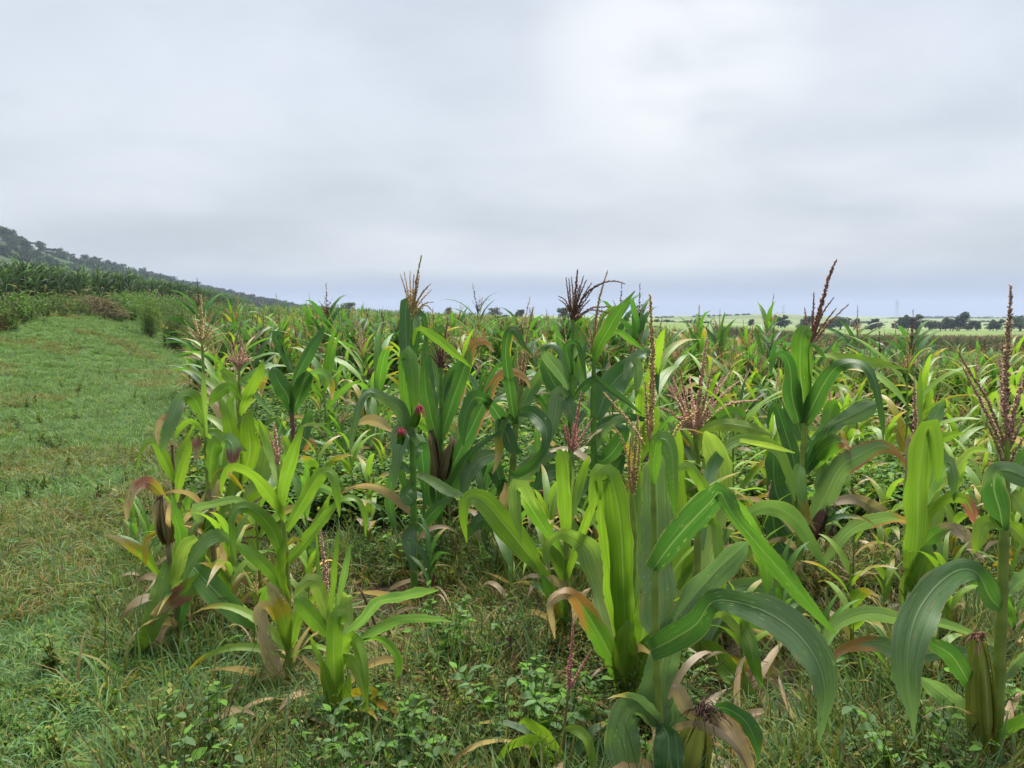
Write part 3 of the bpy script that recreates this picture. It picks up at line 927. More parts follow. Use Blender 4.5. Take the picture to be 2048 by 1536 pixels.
hero('dark maize plant with two brown-husked ears and a brown fan tassel left of centre',
     '876,1135,18 878,1040,15 880,940,13 883,840,10 882,735,6',
     [('D/f', '880,905,16 862,832,26 852,782,26 849,740,16 846,690,3'),
      ('D>O@.78^R/f', '884,870,14 905,802,32 925,746,28 945,692,15 960,683,17 975,685,11 988,704,3'),
      ('D/b', '878,870,10 862,800,24 855,740,22 852,680,9 850,648,2'),
      ('G/b', '872,870,14 850,802,28 838,752,22 835,726,3'),
      ('D>O@.72^R/f', '888,965,14 930,882,28 965,812,28 990,762,16 1010,746,20 1035,745,14 1054,760,9 1060,778,2'),
      ('D/b', '884,880,12 898,770,16 912,735,12 922,720,3'),
      ('D/f', '882,1015,10 905,972,28 925,932,26 950,896,11 990,870,8 1000,862,2'),
      ('D/f', '876,1040,10 862,1010,22 856,970,24 850,930,6'),
      ('D/b', '884,960,12 915,920,22 935,890,16 960,880,3'),
      ('G/b', '890,940,14 910,905,30 918,870,20 920,855,3'),
      ('D/b', '884,830,10 888,780,20 900,745,14 910,730,3'),
      ('M/b', '880,800,8 868,700,12 874,660,10 886,655,10 890,670,3')],
     ('brown', [(6, '882,740 886,700 894,648'), (4, '881,735 872,700 862,674'), (4, '881,735 868,705 858,690'), (4, '882,735 876,700 870,682'), (4, '883,735 892,705 903,682'), (4, '883,735 897,712 912,690'),
                (4, '882,735 880,700 876,680'), (4, '883,735 889,705 896,690'), (4, '882,738 866,715 850,705'), (4, '884,738 904,720 920,705')]),
     [(872, 965, 861, 858, 23, 'b', SILK_DRY, 0.02), (884, 955, 905, 878, 20, 'b', SILK_DRY, 0.035)], scol='M')

hero('dark maize plant with a yellow-edged folded leaf and a narrow tan tassel near the centre',
     '1012,1155,18 1018,1040,15 1026,930,13 1033,820,11 1043,770,6',
     [('D^Y/f', '1030,850,18 1017,762,21 1011,702,21 1018,664,23 1030,661,21 1045,688,13 1066,712,2'),
      ('m/b', '1030,855,18 1050,802,27 1080,752,22 1098,724,4'),
      ('D/f', '1012,855,10 1000,836,30 978,806,20 950,795,32 932,826,26 926,862,19 927,892,2'),
      ('D/f', '1032,828,8 1060,825,27 1085,846,32 1093,872,22 1085,902,18 1060,932,22 1030,948,16 1018,940,3'),
      ('M>Y@.55^R/f', '1032,826,8 1006,840,24 998,872,16 999,902,17 992,932,9 984,948,2'),
      ('D/f', '1026,830,10 1006,840,20 1014,872,32 1026,897,24 1046,906,3'),
      ('G/f', '1018,1015,10 1032,972,31 1056,936,33 1090,912,26 1112,914,3'),
      ('G/f', '1002,905,12 962,918,31 936,950,30 928,986,15 925,1004,2'),
      ('D/b', '1014,995,10 998,955,32 990,920,22 985,900,3'),
      ('D/b', '1032,850,8 1032,800,14 1028,740,14 1036,700,8 1044,690,3'),
      ('M^Y/b', '1014,1010,8 1000,975,14 1060,955,16 1090,972,3'),
      ('D/f', '1010,1080,12 970,1040,28 950,1050,24 935,1075,3'),
      ('G/b', '1012,1100,14 990,1040,24 975,1060,22 972,1110,18 985,1160,12 990,1190,3'),
      ('B/f', '1016,1060,8 1008,1010,20 1012,985,16 1010,965,3')],
     ('tan', [(6, '1042,780 1048,720 1056,660 1067,614'), (4, '1041,780 1036,740 1034,700'), (4, '1042,780 1040,735 1042,690'), (4, '1043,780 1047,735 1052,690'), (4, '1043,780 1052,735 1060,695'),
              (4, '1041,782 1034,750 1030,725'), (4, '1043,778 1045,730 1048,680')]), scol='S')

hero('tall maize plant with a big dark brown tassel leaning over the central horizon',
     '1147,1160,17 1146,1040,15 1142,920,12 1140,800,10 1143,720,8 1146,640,6',
     [('D/f', '1142,752,14 1138,722,20 1132,696,15 1141,685,11 1155,690,9 1165,722,9 1173,765,3'),
      ('G/f', '1138,780,6 1120,746,27 1100,721,25 1088,705,17 1091,692,11 1110,690,12 1126,720,10 1136,752,2'),
      ('D/b', '1138,805,8 1112,774,28 1094,738,28 1084,716,3'),
      ('G/f', '1140,802,10 1128,790,22 1117,788,34 1110,830,30 1100,872,17 1089,904,2'),
      ('D/f', '1134,790,14 1142,822,26 1151,852,18 1151,876,3'),
      ('D/f', '1146,800,8 1166,775,18 1194,750,9'),
      ('D/b', '1140,830,12 1128,850,14 1102,835,18 1080,800,10 1068,790,3'),
      ('M/b', '1144,720,6 1160,690,16 1172,660,18 1178,640,4'),
      ('D/f', '1144,960,12 1120,940,26 1090,950,26 1070,985,10 1066,1000,2'),
      ('D/b', '1144,1010,12 1170,965,28 1190,930,22 1200,905,3'),
      ('M/b', '1146,690,6 1156,650,12 1166,640,14 1178,665,8 1182,680,2'),
      ('B/f', '1146,1080,10 1136,1040,24 1138,1000,22 1142,985,4')],
     ('brown', [(7, '1146,650 1150,600 1155,540'), (4.5, '1145,640 1138,600 1132,555'), (4.5, '1145,640 1141,600 1138,557'), (4.5, '1146,635 1146,590 1143,554'), (4.5, '1147,635 1157,590 1167,552'), (4.5, '1147,632 1160,590 1173,560'),
                (4.5, '1147,635 1165,595 1183,566'), (5, '1148,628 1175,585 1205,566 1230,562 1250,568'), (4.5, '1148,635 1170,600 1191,571'), (4.5, '1148,640 1180,617 1205,614 1234,613'), (4.5, '1148,645 1175,622 1200,622 1232,631'),
                (4, '1144,625 1130,600 1116,592'), (4, '1144,628 1132,610 1118,599'), (4.5, '1147,645 1165,615 1180,600'), (4, '1144,645 1138,622 1128,618'), (4.5, '1146,635 1150,600 1160,570')]), scol='M')

hero('tall maize plant with one long upright pointed leaf and a tan tassel',
     '1196,1170,18 1192,1040,15 1188,900,13 1186,800,11 1188,720,7',
     [('M/f', '1188,724,8 1198,692,27 1218,656,31 1240,620,21 1258,597,8 1270,582,2'),
      ('D/b', '1192,840,18 1215,782,52 1250,742,42 1285,710,18 1300,715,25 1311,750,16 1316,790,2'),
      ('G/b', '1250,760,8 1262,722,20 1275,735,24 1274,770,14 1271,795,3'),
      ('D/f', '1187,750,8 1215,775,13 1250,800,11 1283,828,2'),
      ('M/b', '1200,700,5 1230,664,9 1260,680,13 1288,700,2'),
      ('D/f', '1186,910,10 1205,922,28 1235,892,36 1249,860,24 1228,853,3'),
      ('D/b', '1188,860,14 1215,845,20 1262,835,18 1300,842,3'),
      ('G/f', '1188,900,10 1212,860,16 1236,838,14 1262,832,3'),
      ('D/b', '1190,1000,14 1215,960,34 1235,930,30 1250,905,4'),
      ('M/b', '1188,800,10 1172,775,18 1160,740,14 1156,710,3'),
      ('D/f', '1192,1050,12 1165,1010,28 1140,1020,26 1125,1055,6'),
      ('b/f', '1195,1120,14 1200,1060,26 1196,1010,20 1192,990,3'),
      ('M/b', '1190,690,5 1202,640,8 1218,620,9 1234,612,2')],
     ('tan', [(6, '1187,720 1190,660 1198,600 1215,542'), (3.5, '1187,705 1200,660 1228,612'), (3.5, '1187,705 1178,665 1168,630'), (3.5, '1188,705 1203,670 1222,640'), (3.5, '1187,708 1182,670 1176,645'), (3.5, '1188,700 1193,660 1206,620'),
              (3.5, '1187,710 1174,680 1158,652'), (3.5, '1188,710 1205,690 1228,670'), (3.5, '1187,706 1188,670 1186,640')]), scol='M')

hero('small maize plant with a dark red tassel fan and a long drooping lime leaf',
     '1138,1318,22 1134,1220,18 1132,1120,14 1136,1000,10 1143,900,5',
     [('L/f', '1132,1235,12 1106,1192,24 1080,1142,18 1050,1100,42 1010,1050,48 975,1010,42 946,995,35 929,1010,22 928,1046,15 934,1086,2'),
      ('M>l@.5/f', '1131,1125,8 1092,1062,26 1052,1000,38 1038,974,36 1030,982,30 1032,1022,25 1040,1068,9 1043,1084,2'),
      ('L/f', '1131,1085,14 1129,1012,28 1123,932,26 1119,904,16 1112,902,4'),
      ('L/b', '1138,1050,10 1155,982,21 1170,930,15 1179,912,3'),
      ('L/f', '1133,1155,12 1165,1062,17 1190,1000,13 1215,960,9 1228,975,10 1236,1010,2'),
      ('L/f', '1128,1165,10 1116,1122,25 1102,1095,12 1098,1090,3'),
      ('L/b', '1136,1010,8 1140,950,18 1128,905,16 1118,930,3'),
      ('B/f', '1136,1175,10 1116,1166,18 1097,1155,12 1104,1190,12 1112,1236,2'),
      ('Y>B@.6/f', '1130,1300,8 1118,1240,16 1105,1200,14 1098,1230,12 1102,1275,2'),
      ('M/f', '1134,1260,12 1112,1220,22 1092,1170,24 1086,1150,4'),
      ('B/b', '1142,1260,10 1180,1245,20 1190,1290,16 1184,1320,4')],
     ('red', [(7, '1143,905 1150,860 1157,820 1163,783'), (5, '1142,902 1132,870 1124,838'), (5, '1142,902 1137,875 1134,850'), (5, '1143,900 1146,870 1147,844'), (5, '1144,900 1154,870 1161,848'),
              (5, '1144,902 1166,868 1184,838'), (5, '1144,905 1164,885 1184,866'), (5, '1143,900 1150,868 1153,850')]))

hero('spreading lime maize plant with many slender arching leaves, left of the bare patch',
     '582,1378,16 578,1300,15 576,1180,13 570,1080,11 562,1000,9 556,930,6',
     [('L/f', '570,1045,8 546,1002,31 510,956,25 480,937,20 456,938,15 445,962,10 443,990,2'),
      ('L/f', '562,1012,14 570,962,24 585,912,23 600,866,11 607,850,3'),
      ('l/b', '590,880,4 606,852,6 630,849,5 655,847,2'),
      ('L/b', '562,985,8 550,922,25 530,872,21 517,838,3'),
      ('L/f', '572,1062,12 600,1012,27 630,962,29 646,945,23 665,950,19 675,992,14 679,1034,2'),
      ('N/f', '576,1125,14 620,1072,25 660,1022,17 686,998,9 714,1000,10 730,1032,11 731,1074,2'),
      ('N/f', '570,1135,10 546,1062,28 510,1022,26 480,1015,22 462,1036,19 465,1082,14 471,1124,2'),
      ('N/f', '566,1175,10 530,1132,28 490,1100,22 474,1088,3'),
      ('L>Y@.5/f', '578,1300,16 566,1232,31 550,1190,27 533,1165,3'),
      ('L/f', '580,1295,16 592,1240,27 604,1196,10'),
      ('L/f', '575,1200,14 560,1160,26 562,1110,22 572,1080,4'),
      ('Y>B@.35/f', '576,1285,10 552,1242,18 532,1212,28 520,1232,27 534,1290,27 548,1332,30 572,1354,4'),
      ('D/b', '568,1082,8 562,1112,17 563,1162,13 570,1194,2'),
      ('L/b', '576,1110,12 605,1090,22 640,1040,22 660,990,4'),
      ('m/b', '572,1060,10 600,1020,20 640,975,20 690,1000,10 712,1016,2'),
      ('Y/f', '574,1090,6 590,1078,10 606,1084,2'),
      ('N/b', '572,1150,12 540,1180,24 520,1230,14 512,1250,2'),
      ('L/b', '556,960,6 578,920,16 570,880,14 566,872,3')],
     ('pink', [(9, '556,935 552,890 548,848'), (5, '556,930 545,890 537,862'), (5, '557,925 562,895 563,868')]))

hero('short bright lime maize plant with a young pink tassel, front left',
     '668,1498,18 666,1420,17 668,1300,15 660,1200,10',
     [('L/f', '672,1415,30 668,1342,39 667,1282,38 670,1240,38 682,1231,30 690,1245,12'),
      ('L/f', '684,1325,12 698,1275,30 712,1290,32 725,1332,23 732,1390,10 734,1424,2'),
      ('l/f', '674,1345,20 690,1318,30 710,1336,32 725,1372,22 733,1420,2'),
      ('l/f', '656,1245,10 646,1202,27 632,1166,30 615,1160,24 596,1180,15 586,1198,2'),
      ('N/f', '656,1270,16 630,1241,31 602,1206,28 588,1192,3'),
      ('m/f', '692,1268,8 725,1240,23 755,1205,23 800,1195,26 840,1186,23 878,1180,2'),
      ('m/f', '700,1292,8 755,1260,25 800,1240,23 850,1238,21 885,1240,9 904,1244,2'),
      ('N/f', '700,1290,6 755,1278,15 785,1300,22 796,1332,19 790,1364,2'),
      ('L/b', '646,1240,6 638,1150,11 633,1068,2'), ('L/f', '660,1245,8 668,1142,13 676,1060,6'), ('m/f', '676,1210,6 690,1142,15 702,1088,4'),
      ('l/b', '688,1295,18 688,1242,36 686,1194,36 690,1185,10'),
      ('Y>O@.5/f', '684,1395,14 735,1386,32 766,1412,24 800,1430,18 838,1474,2'),
      ('L/f', '668,1485,22 664,1420,36 650,1352,25 638,1306,3'),
      ('L/f', '670,1490,20 680,1430,32 694,1380,20 700,1352,3'),
      ('B/f', '664,1420,8 640,1350,16 620,1330,18 604,1310,4'),
      ('B/f', '668,1460,8 690,1480,14 700,1530,10'),
      ('N/b', '664,1350,10 642,1320,16 628,1290,12 620,1270,2')],
     ('pink', [(8, '656,1225 650,1140 641,1062'), (4, '656,1222 654,1170 656,1120')]))

hero('maize plant with a straw coloured open tassel beside the grass verge',
     '424,1185,14 420,1100,13 416,960,11 411,860,9 408,760,7 404,690,5',
     [('N>G@.5/f', '411,856,8 401,822,23 385,795,31 364,794,27 345,832,32 330,872,24 321,905,2'),
      ('l/f', '411,875,8 408,802,13 405,750,11 403,745,4'),
      ('N/f', '416,965,8 420,932,28 425,896,36 431,880,26 436,872,4'),
      ('m>V@.65/f', '440,930,8 440,890,22 452,878,30 466,895,28 463,932,15 457,954,2'),
      ('L>R@.5/f', '405,900,6 388,872,15 394,886,18 393,912,11 392,924,2'),
      ('N/b', '415,862,8 440,870,16 470,890,22 494,902,2'),
      ('L/b', '412,880,8 396,850,12 376,842,12 356,862,10 350,880,2'),
      ('N/b', '420,1010,10 440,960,24 452,910,20 456,880,4'),
      ('Y/b', '418,1040,8 430,960,12 450,942,14 476,966,10 490,985,2'),
      ('L>R@.3/b', '380,830,6 342,832,10 322,842,15 314,872,11 317,892,2'),
      ('L/b', '420,1100,10 450,1020,22 470,960,20 480,920,3'),
      ('B/f', '421,1090,8 408,1060,12 400,1020,12 410,985,3')],
     ('pale', [(8, '404,690 402,640 401,590'), (4, '404,688 386,665 368,640'), (4, '404,690 388,672 376,655'), (4, '405,685 416,655 427,623'), (4, '405,686 420,660 438,640'), (4, '405,688 425,665 449,649'),
               (4, '405,698 430,672 456,667'), (4, '406,706 424,690 446,678'), (4, '404,690 392,655 384,632'), (4, '404,700 394,695 384,688'), (4, '405,684 408,650 412,620'), (4, '404,690 395,660 390,630')]), scol='S')

hero('yellow-green maize plant topped by a bushy pink tassel near the verge',
     '482,1125,16 480,1040,14 479,900,11 479,800,8 478,742,5',
     [('L/f', '479,832,8 500,782,20 520,742,15 527,718,2'),
      ('G/f', '478,762,5 500,776,15 520,802,11 548,833,2'),
      ('L/f', '480,955,18 470,900,32 456,842,22 440,800,8'),
      ('L/f', '484,965,18 500,902,36 496,850,28 502,818,6'),
      ('L/b', '482,905,14 520,880,22 552,864,6'),
      ('N/f', '480,800,8 460,775,22 432,790,22 418,812,3'),
      ('l/b', '480,1000,14 520,960,34 535,900,36 530,860,8'),
      ('L/f', '482,980,12 455,940,20 440,900,14 432,880,3'),
      ('L/b', '479,790,8 462,762,20 450,745,18 440,742,4'),
      ('N/b', '479,845,8 500,840,14 525,870,14 540,900,3'),
      ('L/f', '482,1040,12 510,1000,28 545,985,20 556,1000,3'),
      ('L/b', '484,1060,12 470,1010,26 445,985,24 430,1000,3'),
      ('O>B@.5/f', '482,1060,8 500,1020,14 530,985,12 548,980,3'),
      ('L/b', '480,880,12 466,850,24 460,810,20 470,790,3')],
     ('pink', [(7, '478,745 480,705 483,671')] + [(4, '478,740 %d,%d %d,%d' % (478 + dx * 0.6, 715 + abs(dx) * 0.1, 478 + dx, ty)) for dx, ty in
               ((-24, 700), (-30, 715), (-16, 692), (-9, 688), (10, 690), (18, 696), (26, 706), (30, 722), (-32, 735), (28, 740), (14, 684), (-20, 725), (20, 728))]))

hero('thin maize plant with a dark red stalk and upright leaves beside the verge',
     '354,1098,12 352,1010,9 348,960,7 344,890,5',
     [('L/f', '350,965,10 330,922,21 310,886,15 295,883,13 281,902,9 272,945,2'),
      ('L/f', '351,1005,10 360,952,24 375,902,19 387,858,3'),
      ('L/b', '350,955,8 360,912,16 376,880,12 393,838,2'),
      ('L/b', '352,1040,8 338,1005,14 326,990,10'), ('N/f', '353,1050,8 372,1010,20 385,980,14 392,966,2'),
      ('B/f', '353,1060,6 344,1070,10 340,1092,6')], scol='V')

hero('withering maize plant with a dark silked ear and red tipped leaves beside the grass verge',
     '366,1300,15 352,1200,14 338,1100,13 326,1010,11 322,985,7',
     [('Y>R@.3/f', '328,995,10 306,970,21 285,965,23 263,990,23 256,1020,17 253,1044,2'),
      ('M/f', '344,1135,14 360,1082,30 350,1032,24 345,996,8 340,990,2'),
      ('N/f', '333,1125,14 320,1200,42 300,1260,36 281,1300,12 274,1314,2'),
      ('N>R@.55^R/f', '442,1135,8 404,1160,32 360,1190,38 322,1218,22 296,1236,2'),
      ('M/f', '362,1105,14 410,1162,46 460,1212,42 500,1246,21 520,1260,2'),
      ('D/f', '355,1265,8 363,1222,28 370,1182,22 366,1160,4'),
      ('L>Y@.5/f', '318,1150,8 290,1112,21 266,1096,19 240,1080,13 208,1070,2'),
      ('Y/f', '326,1060,6 296,1075,12 291,1105,14 292,1134,2'),
      ('B/f', '350,1235,8 324,1262,15 316,1302,15 312,1342,8'),
      ('m/f', '462,1080,12 430,1072,28 400,1096,26 380,1132,18 364,1168,2'),
      ('l/f', '346,1205,14 356,1132,26 372,1090,25 394,1076,14'),
      ('B/f', '330,1090,8 318,1060,14 312,1020,12 318,1000,3'),
      ('B^R/f', '340,1080,8 336,1040,10 340,1010,8 346,1000,2'),
      ('G/b', '350,1260,8 375,1320,14 345,1345,14 318,1358,2'),
      ('M/b', '355,1230,10 385,1150,22 400,1110,20 420,1085,3'), ('B/f', '362,1290,8 390,1310,14 410,1370,10 412,1390,3')],
     None, [(336, 1085, 322, 992, 26, 'b', SILK_BROWN, 0.03)], scol='b')

hero('dried out maize plant with tan husks and a black silked ear behind the withering one',
     '436,1240,14 430,1140,13 424,1060,11 420,980,8',
     [('B/f', '430,1165,10 452,1130,26 448,1090,20 444,1080,4'), ('B/f', '430,1180,10 412,1150,26 402,1110,22 404,1090,4'),
      ('B/f', '432,1220,10 420,1260,16 432,1300,12 428,1330,3'), ('B>b@.6/f', '434,1200,10 460,1240,22 455,1290,14'),
      ('Y>B@.5/f', '424,1080,8 400,1050,14 386,1062,16 382,1080,3'), ('M/f', '426,1060,8 392,1042,16 385,1040,3'),
      ('G/f', '428,1070,8 390,1020,20 430,1008,16 470,1000,18 505,1010,3'), ('m/f', '445,1130,8 470,1135,26 500,1145,14 525,1145,2'),
      ('G/b', '440,1150,8 462,1112,28 470,1090,20 476,1080,3'), ('P/b', '424,1050,8 432,990,14 440,960,10')],
     ('brown', [(5, '478,1062 520,1050 558,1038'), (4, '478,1075 515,1075 545,1086'), (4, '480,1082 500,1088 520,1098')]),
     [(424, 1075, 417, 1030, 20, 'M', (0.03, 0.018, 0.018), 0.02)], scol='b')

hero('dark stubby maize plant with scalloped leaves and one tall blade at the back left',
     '592,985,12 588,900,11 583,820,9 582,770,6',
     [('D/f', '582,828,10 575,792,32 556,762,28 548,742,20 545,735,5'),
      ('D/f', '584,828,12 600,786,32 612,756,26 622,747,8'),
      ('D/f', '584,775,8 598,742,23 625,692,25 640,670,15 646,652,2'),
      ('D/b', '581,745,6 566,702,19 550,672,20 560,670,15 566,694,3'),
      ('D/b', '585,742,5 578,722,9 568,702,7 564,690,2'),
      ('m>Y@.75/f', '600,770,6 622,747,8 648,745,15 662,770,16 664,800,2'),
      ('G>Y@.7/b', '570,800,8 548,770,8 532,745,18 524,760,20 522,790,3'),
      ('D/b', '588,900,10 605,880,22 615,840,20 620,820,3'), ('D/b', '588,920,10 602,950,20 612,985,12'), ('M/b', '588,900,8 570,880,20 558,850,14 552,838,3'),
      ('O/f', '590,930,6 608,905,10 622,880,12 630,905,8 632,925,2')], scol='V')

hero('maize plant with a wide pink spiky tassel in the middle right',
     '1398,1108,18 1397,1000,15 1396,920,11 1390,870,8',
     [('l/f', '1398,905,10 1410,862,18 1450,848,26 1500,856,24 1548,872,2'),
      ('M^R/f', '1398,875,6 1420,850,14 1445,832,24 1478,826,22 1492,842,5'),
      ('L/b', '1395,965,16 1380,902,32 1366,862,16 1360,850,3'),
      ('L/f', '1397,990,14 1420,930,34 1425,890,30 1432,868,5'),
      ('Y/b', '1396,960,10 1378,930,26 1368,890,20 1362,870,3'),
      ('L/b', '1397,1010,12 1430,980,20 1450,930,20 1460,900,3'),
      ('G/b', '1396,940,10 1370,890,26 1350,860,20 1335,845,4'), ('M/f', '1398,1040,12 1380,1000,26 1370,950,24 1372,930,3')],
     ('pink', [(10, '1390,872 1398,800 1405,740 1413,678'), (7, '1388,868 1362,800 1338,744'), (7, '1388,866 1372,800 1360,738'), (7, '1386,866 1360,815 1340,770'), (7, '1392,862 1412,790 1426,724'),
               (7, '1392,866 1430,790 1462,742'), (7, '1392,868 1436,800 1478,762'), (7, '1393,872 1450,812 1516,800'), (7, '1386,868 1350,830 1320,815'), (9, '1388,862 1370,850 1345,878'), (7, '1390,864 1385,800 1378,750'),
               (7, '1391,866 1420,805 1446,752'), (7, '1393,874 1440,835 1482,830'), (6, '1387,868 1352,800 1330,790'), (8, '1388,866 1372,840 1350,835')]))

hero('short thin maize plant with a dark red tassel at the bottom picture edge',
     '1128,1590,9 1128,1480,7 1132,1420,5 1138,1380,4',
     [('L/f', '1128,1518,8 1105,1490,26 1075,1460,30 1050,1442,19 1038,1449,2'),
      ('L/f', '1126,1570,10 1086,1512,42 1060,1482,32 1025,1491,22 1000,1516,15 989,1542,2'),
      ('L/f', '1128,1458,6 1150,1458,19 1175,1480,20 1186,1530,15 1190,1556,2'),
      ('l/b', '1127,1560,8 1100,1545,22 1070,1560,16')],
     ('red', [(7, '1138,1385 1142,1320 1146,1245'), (5, '1139,1380 1160,1340 1181,1303'), (5, '1138,1382 1136,1350 1140,1310')]), scol='b')
# ------------------------------------------------------------------ maize plants of the middle field
STYLE = {   # leaf colours: usual, tip, chance of a dried tip, colour of the lowest leaves
    'lime': ('L', 'Y', 0.35, 'Y'), 'pale': ('l', 'Y', 0.4, 'B'), 'green': ('M', 'Y', 0.2, 'B'), 'dark': ('D', 'P', 0.15, 'P'), 'grey': ('G', 'P', 0.15, 'M'), 'yellow': ('L', 'Y', 0.6, 'B'), 'crop': ('C', 'G', 0.3, 'G'), 'dull': ('u', 'b', 0.4, 'b'),
}


def arc_leaf(G, z0, az, length, width, th0, bend, c0, c1, t1, seed, n=12, rows=SROW, edge=None, r0=0.006, twist=0.6):
    rs = np.random.RandomState(seed)
    t = np.linspace(0, 1, n)
    th = th0 + bend * t ** rs.uniform(1.1, 1.9)
    ds = length / (n - 1)
    r = np.r_[0, np.cumsum(np.sin(th[:-1]) * ds)] + r0
    z = np.r_[0, np.cumsum(np.cos(th[:-1]) * ds)] + z0
    sway = rs.uniform(-0.25, 0.25) * t ** 2
    P = np.stack([r * np.cos(az + sway), r * np.sin(az + sway), z], 1)
    T = norm(np.gradient(P, axis=0))
    side = norm(np.cross(T, np.stack([np.cos(az) * np.cos(th), np.sin(az) * np.cos(th), -np.sin(th)], 1) + 1e-6))
    up = np.cross(side, T)
    a = rs.uniform(-twist, twist) + rs.uniform(-twist, twist) * 1.6 * t
    hw = 0.5 * width * np.minimum(1, 0.35 + 3.2 * t) * (1 - t ** 2.6) + 0.0008
    A = (side * np.cos(a)[:, None] + up * np.sin(a)[:, None]) * hw[:, None]
    ribbon(G, P, A, c0, c1, t1, edge, fold=rs.uniform(0.05, 0.25), ripple=rs.uniform(0.05, 0.13), freq=rs.uniform(1.5, 3.2), seed=seed, rows=rows)


def plan(seed, style, h, nleaf):
    """leaf parameters of one plant"""
    rs = np.random.RandomState(seed)
    c, tip, pt, low = STYLE[style]
    a0 = rs.uniform(0, 6.28); out = []
    for i in range(nleaf):
        f = (i + 0.6) / nleaf
        az = a0 + math.pi * i + rs.uniform(-0.55, 0.55)
        ln = h * (0.42 + 0.24 * math.sin(math.pi * min(1, f * 0.9 + 0.05))) * rs.uniform(0.8, 1.15)
        wd = 0.060 * (0.75 + 0.5 * math.sin(math.pi * f)) * rs.uniform(0.85, 1.2) * (0.6 + 0.4 * h)
        th0 = math.radians(rs.uniform(14, 40)); bend = math.radians(rs.uniform(50, 135)) * (1.05 - 0.45 * f)
        key = c; k1 = KEY[tip] if rs.rand() < pt else None
        if f < 0.22 or (f < 0.4 and rs.rand() < 0.35):
            key = low; bend = math.radians(rs.uniform(110, 150)); k1 = KEY['B'] if low != 'B' else None
        out.append((h * (0.10 + 0.86 * f), az, ln, wd, th0, bend, KEY[key] * rs.uniform(0.8, 1.2), k1, rs.uniform(0.5, 0.85)))
    return out


def tassel_geo(G, z0, size, colour, seed, nb=9, lod=1.0):
    ca, cb = TASSEL[colour]; rs = np.random.RandomState(seed)
    up = np.linspace(0, 1, 7)[:, None]
    lean = rs.normal(size=3) * 0.12
    P = np.array([0, 0, z0 - 0.06]) + np.array([lean[0], lean[1], 1.0]) * (size + 0.06) * up
    spikelets(G, P, 0.006, 0.011 / lod, 0.015 / lod ** 0.4, ca, cb, seed, around=4)
    for i in range(nb):
        a = rs.uniform(0, 6.28); l = size * rs.uniform(0.5, 0.8); sp = rs.uniform(0.25, 0.75); dr = rs.uniform(0.0, 0.7)
        t = np.linspace(0, 1, 7)
        r = l * sp * t; z = l * (t * (1 - 0.35 * sp) - dr * 0.55 * t ** 2.5)
        P = np.stack([r * math.cos(a), r * math.sin(a), z0 - 0.05 + size * 0.18 * rs.rand() + z], 1)
        spikelets(G, P, 0.0035, 0.013 / lod, 0.012 / lod ** 0.4, ca, cb, seed + i + 1, around=3)


def maize_proto(seed, style, h, nleaf, tassel, ear=None, mat=None):
    root = thing('maize_plant', '', 'maize')
    rs = np.random.RandomState(seed)
    lean = rs.uniform(-0.05, 0.05, 2)
    z = np.linspace(-0.03, h, 6)
    P = np.stack([lean[0] * (z / h) ** 2 * h * 0, lean[1] * z * 0, z], 1)
    make_stalk(root, P, np.linspace(0.011, 0.004, 6), KEY['S'] if style != 'dark' else KEY['M'] * 1.3, np.zeros(3))
    for i, (z0, az, ln, wd, th0, bend, c0, c1, t1) in enumerate(plan(seed, style, h, nleaf)):
        G = Geo(); arc_leaf(G, z0, az, ln, wd, th0, bend, c0, c1, t1, seed * 31 + i)
        link('leaf', G.mesh('leaf', mat or M_LEAF), root)
    if tassel:
        G = Geo(); tassel_geo(G, h, rs.uniform(0.20, 0.30), tassel, seed * 17, nb=rs.randint(6, 13))
        link('tassel', G.mesh('tassel', M_TASSEL, smooth=False), root)
    if ear:
        a = rs.uniform(0, 6.28); d = np.array([math.cos(a), math.sin(a), 0])
        make_ear(root, d * 0.015 + [0, 0, h * 0.38], d * 0.05 + [0, 0, h * 0.38 + 0.17], 0.042, KEY[ear], np.array(SILK_BROWN), np.zeros(3), seed)
    return root


# lower leaves, some of them dead and hanging, on the near plants
for i, (root, hx, hd, lab) in enumerate(HERO_INDEX):
    rs_ = np.random.RandomState(4000 + i)
    st_ = [c for c in root.children if c.name.startswith('stalk')][0]
    top_ = max(v.co.z for v in st_.data.vertices)
    key_ = 'D' if 'dark' in lab else 'L'
    for j in range(rs_.randint(4, 7)):
        G = Geo(); dead = j < 3
        arc_leaf(G, top_ * rs_.uniform(0.06, 0.32), rs_.uniform(0, 6.28), rs_.uniform(0.25, 0.48), rs_.uniform(0.025, 0.05), math.radians(rs_.uniform(25, 60)), math.radians(rs_.uniform(100, 140) if dead else rs_.uniform(60, 110)),
                 KEY['B'] * rs_.uniform(0.75, 1.15) if dead else KEY[key_], KEY['b'] if dead else KEY['Y'], 0.8, 4100 + i * 9 + j, twist=1.2 if dead else 0.6)
        link('leaf', G.mesh('leaf', M_LEAF), root)


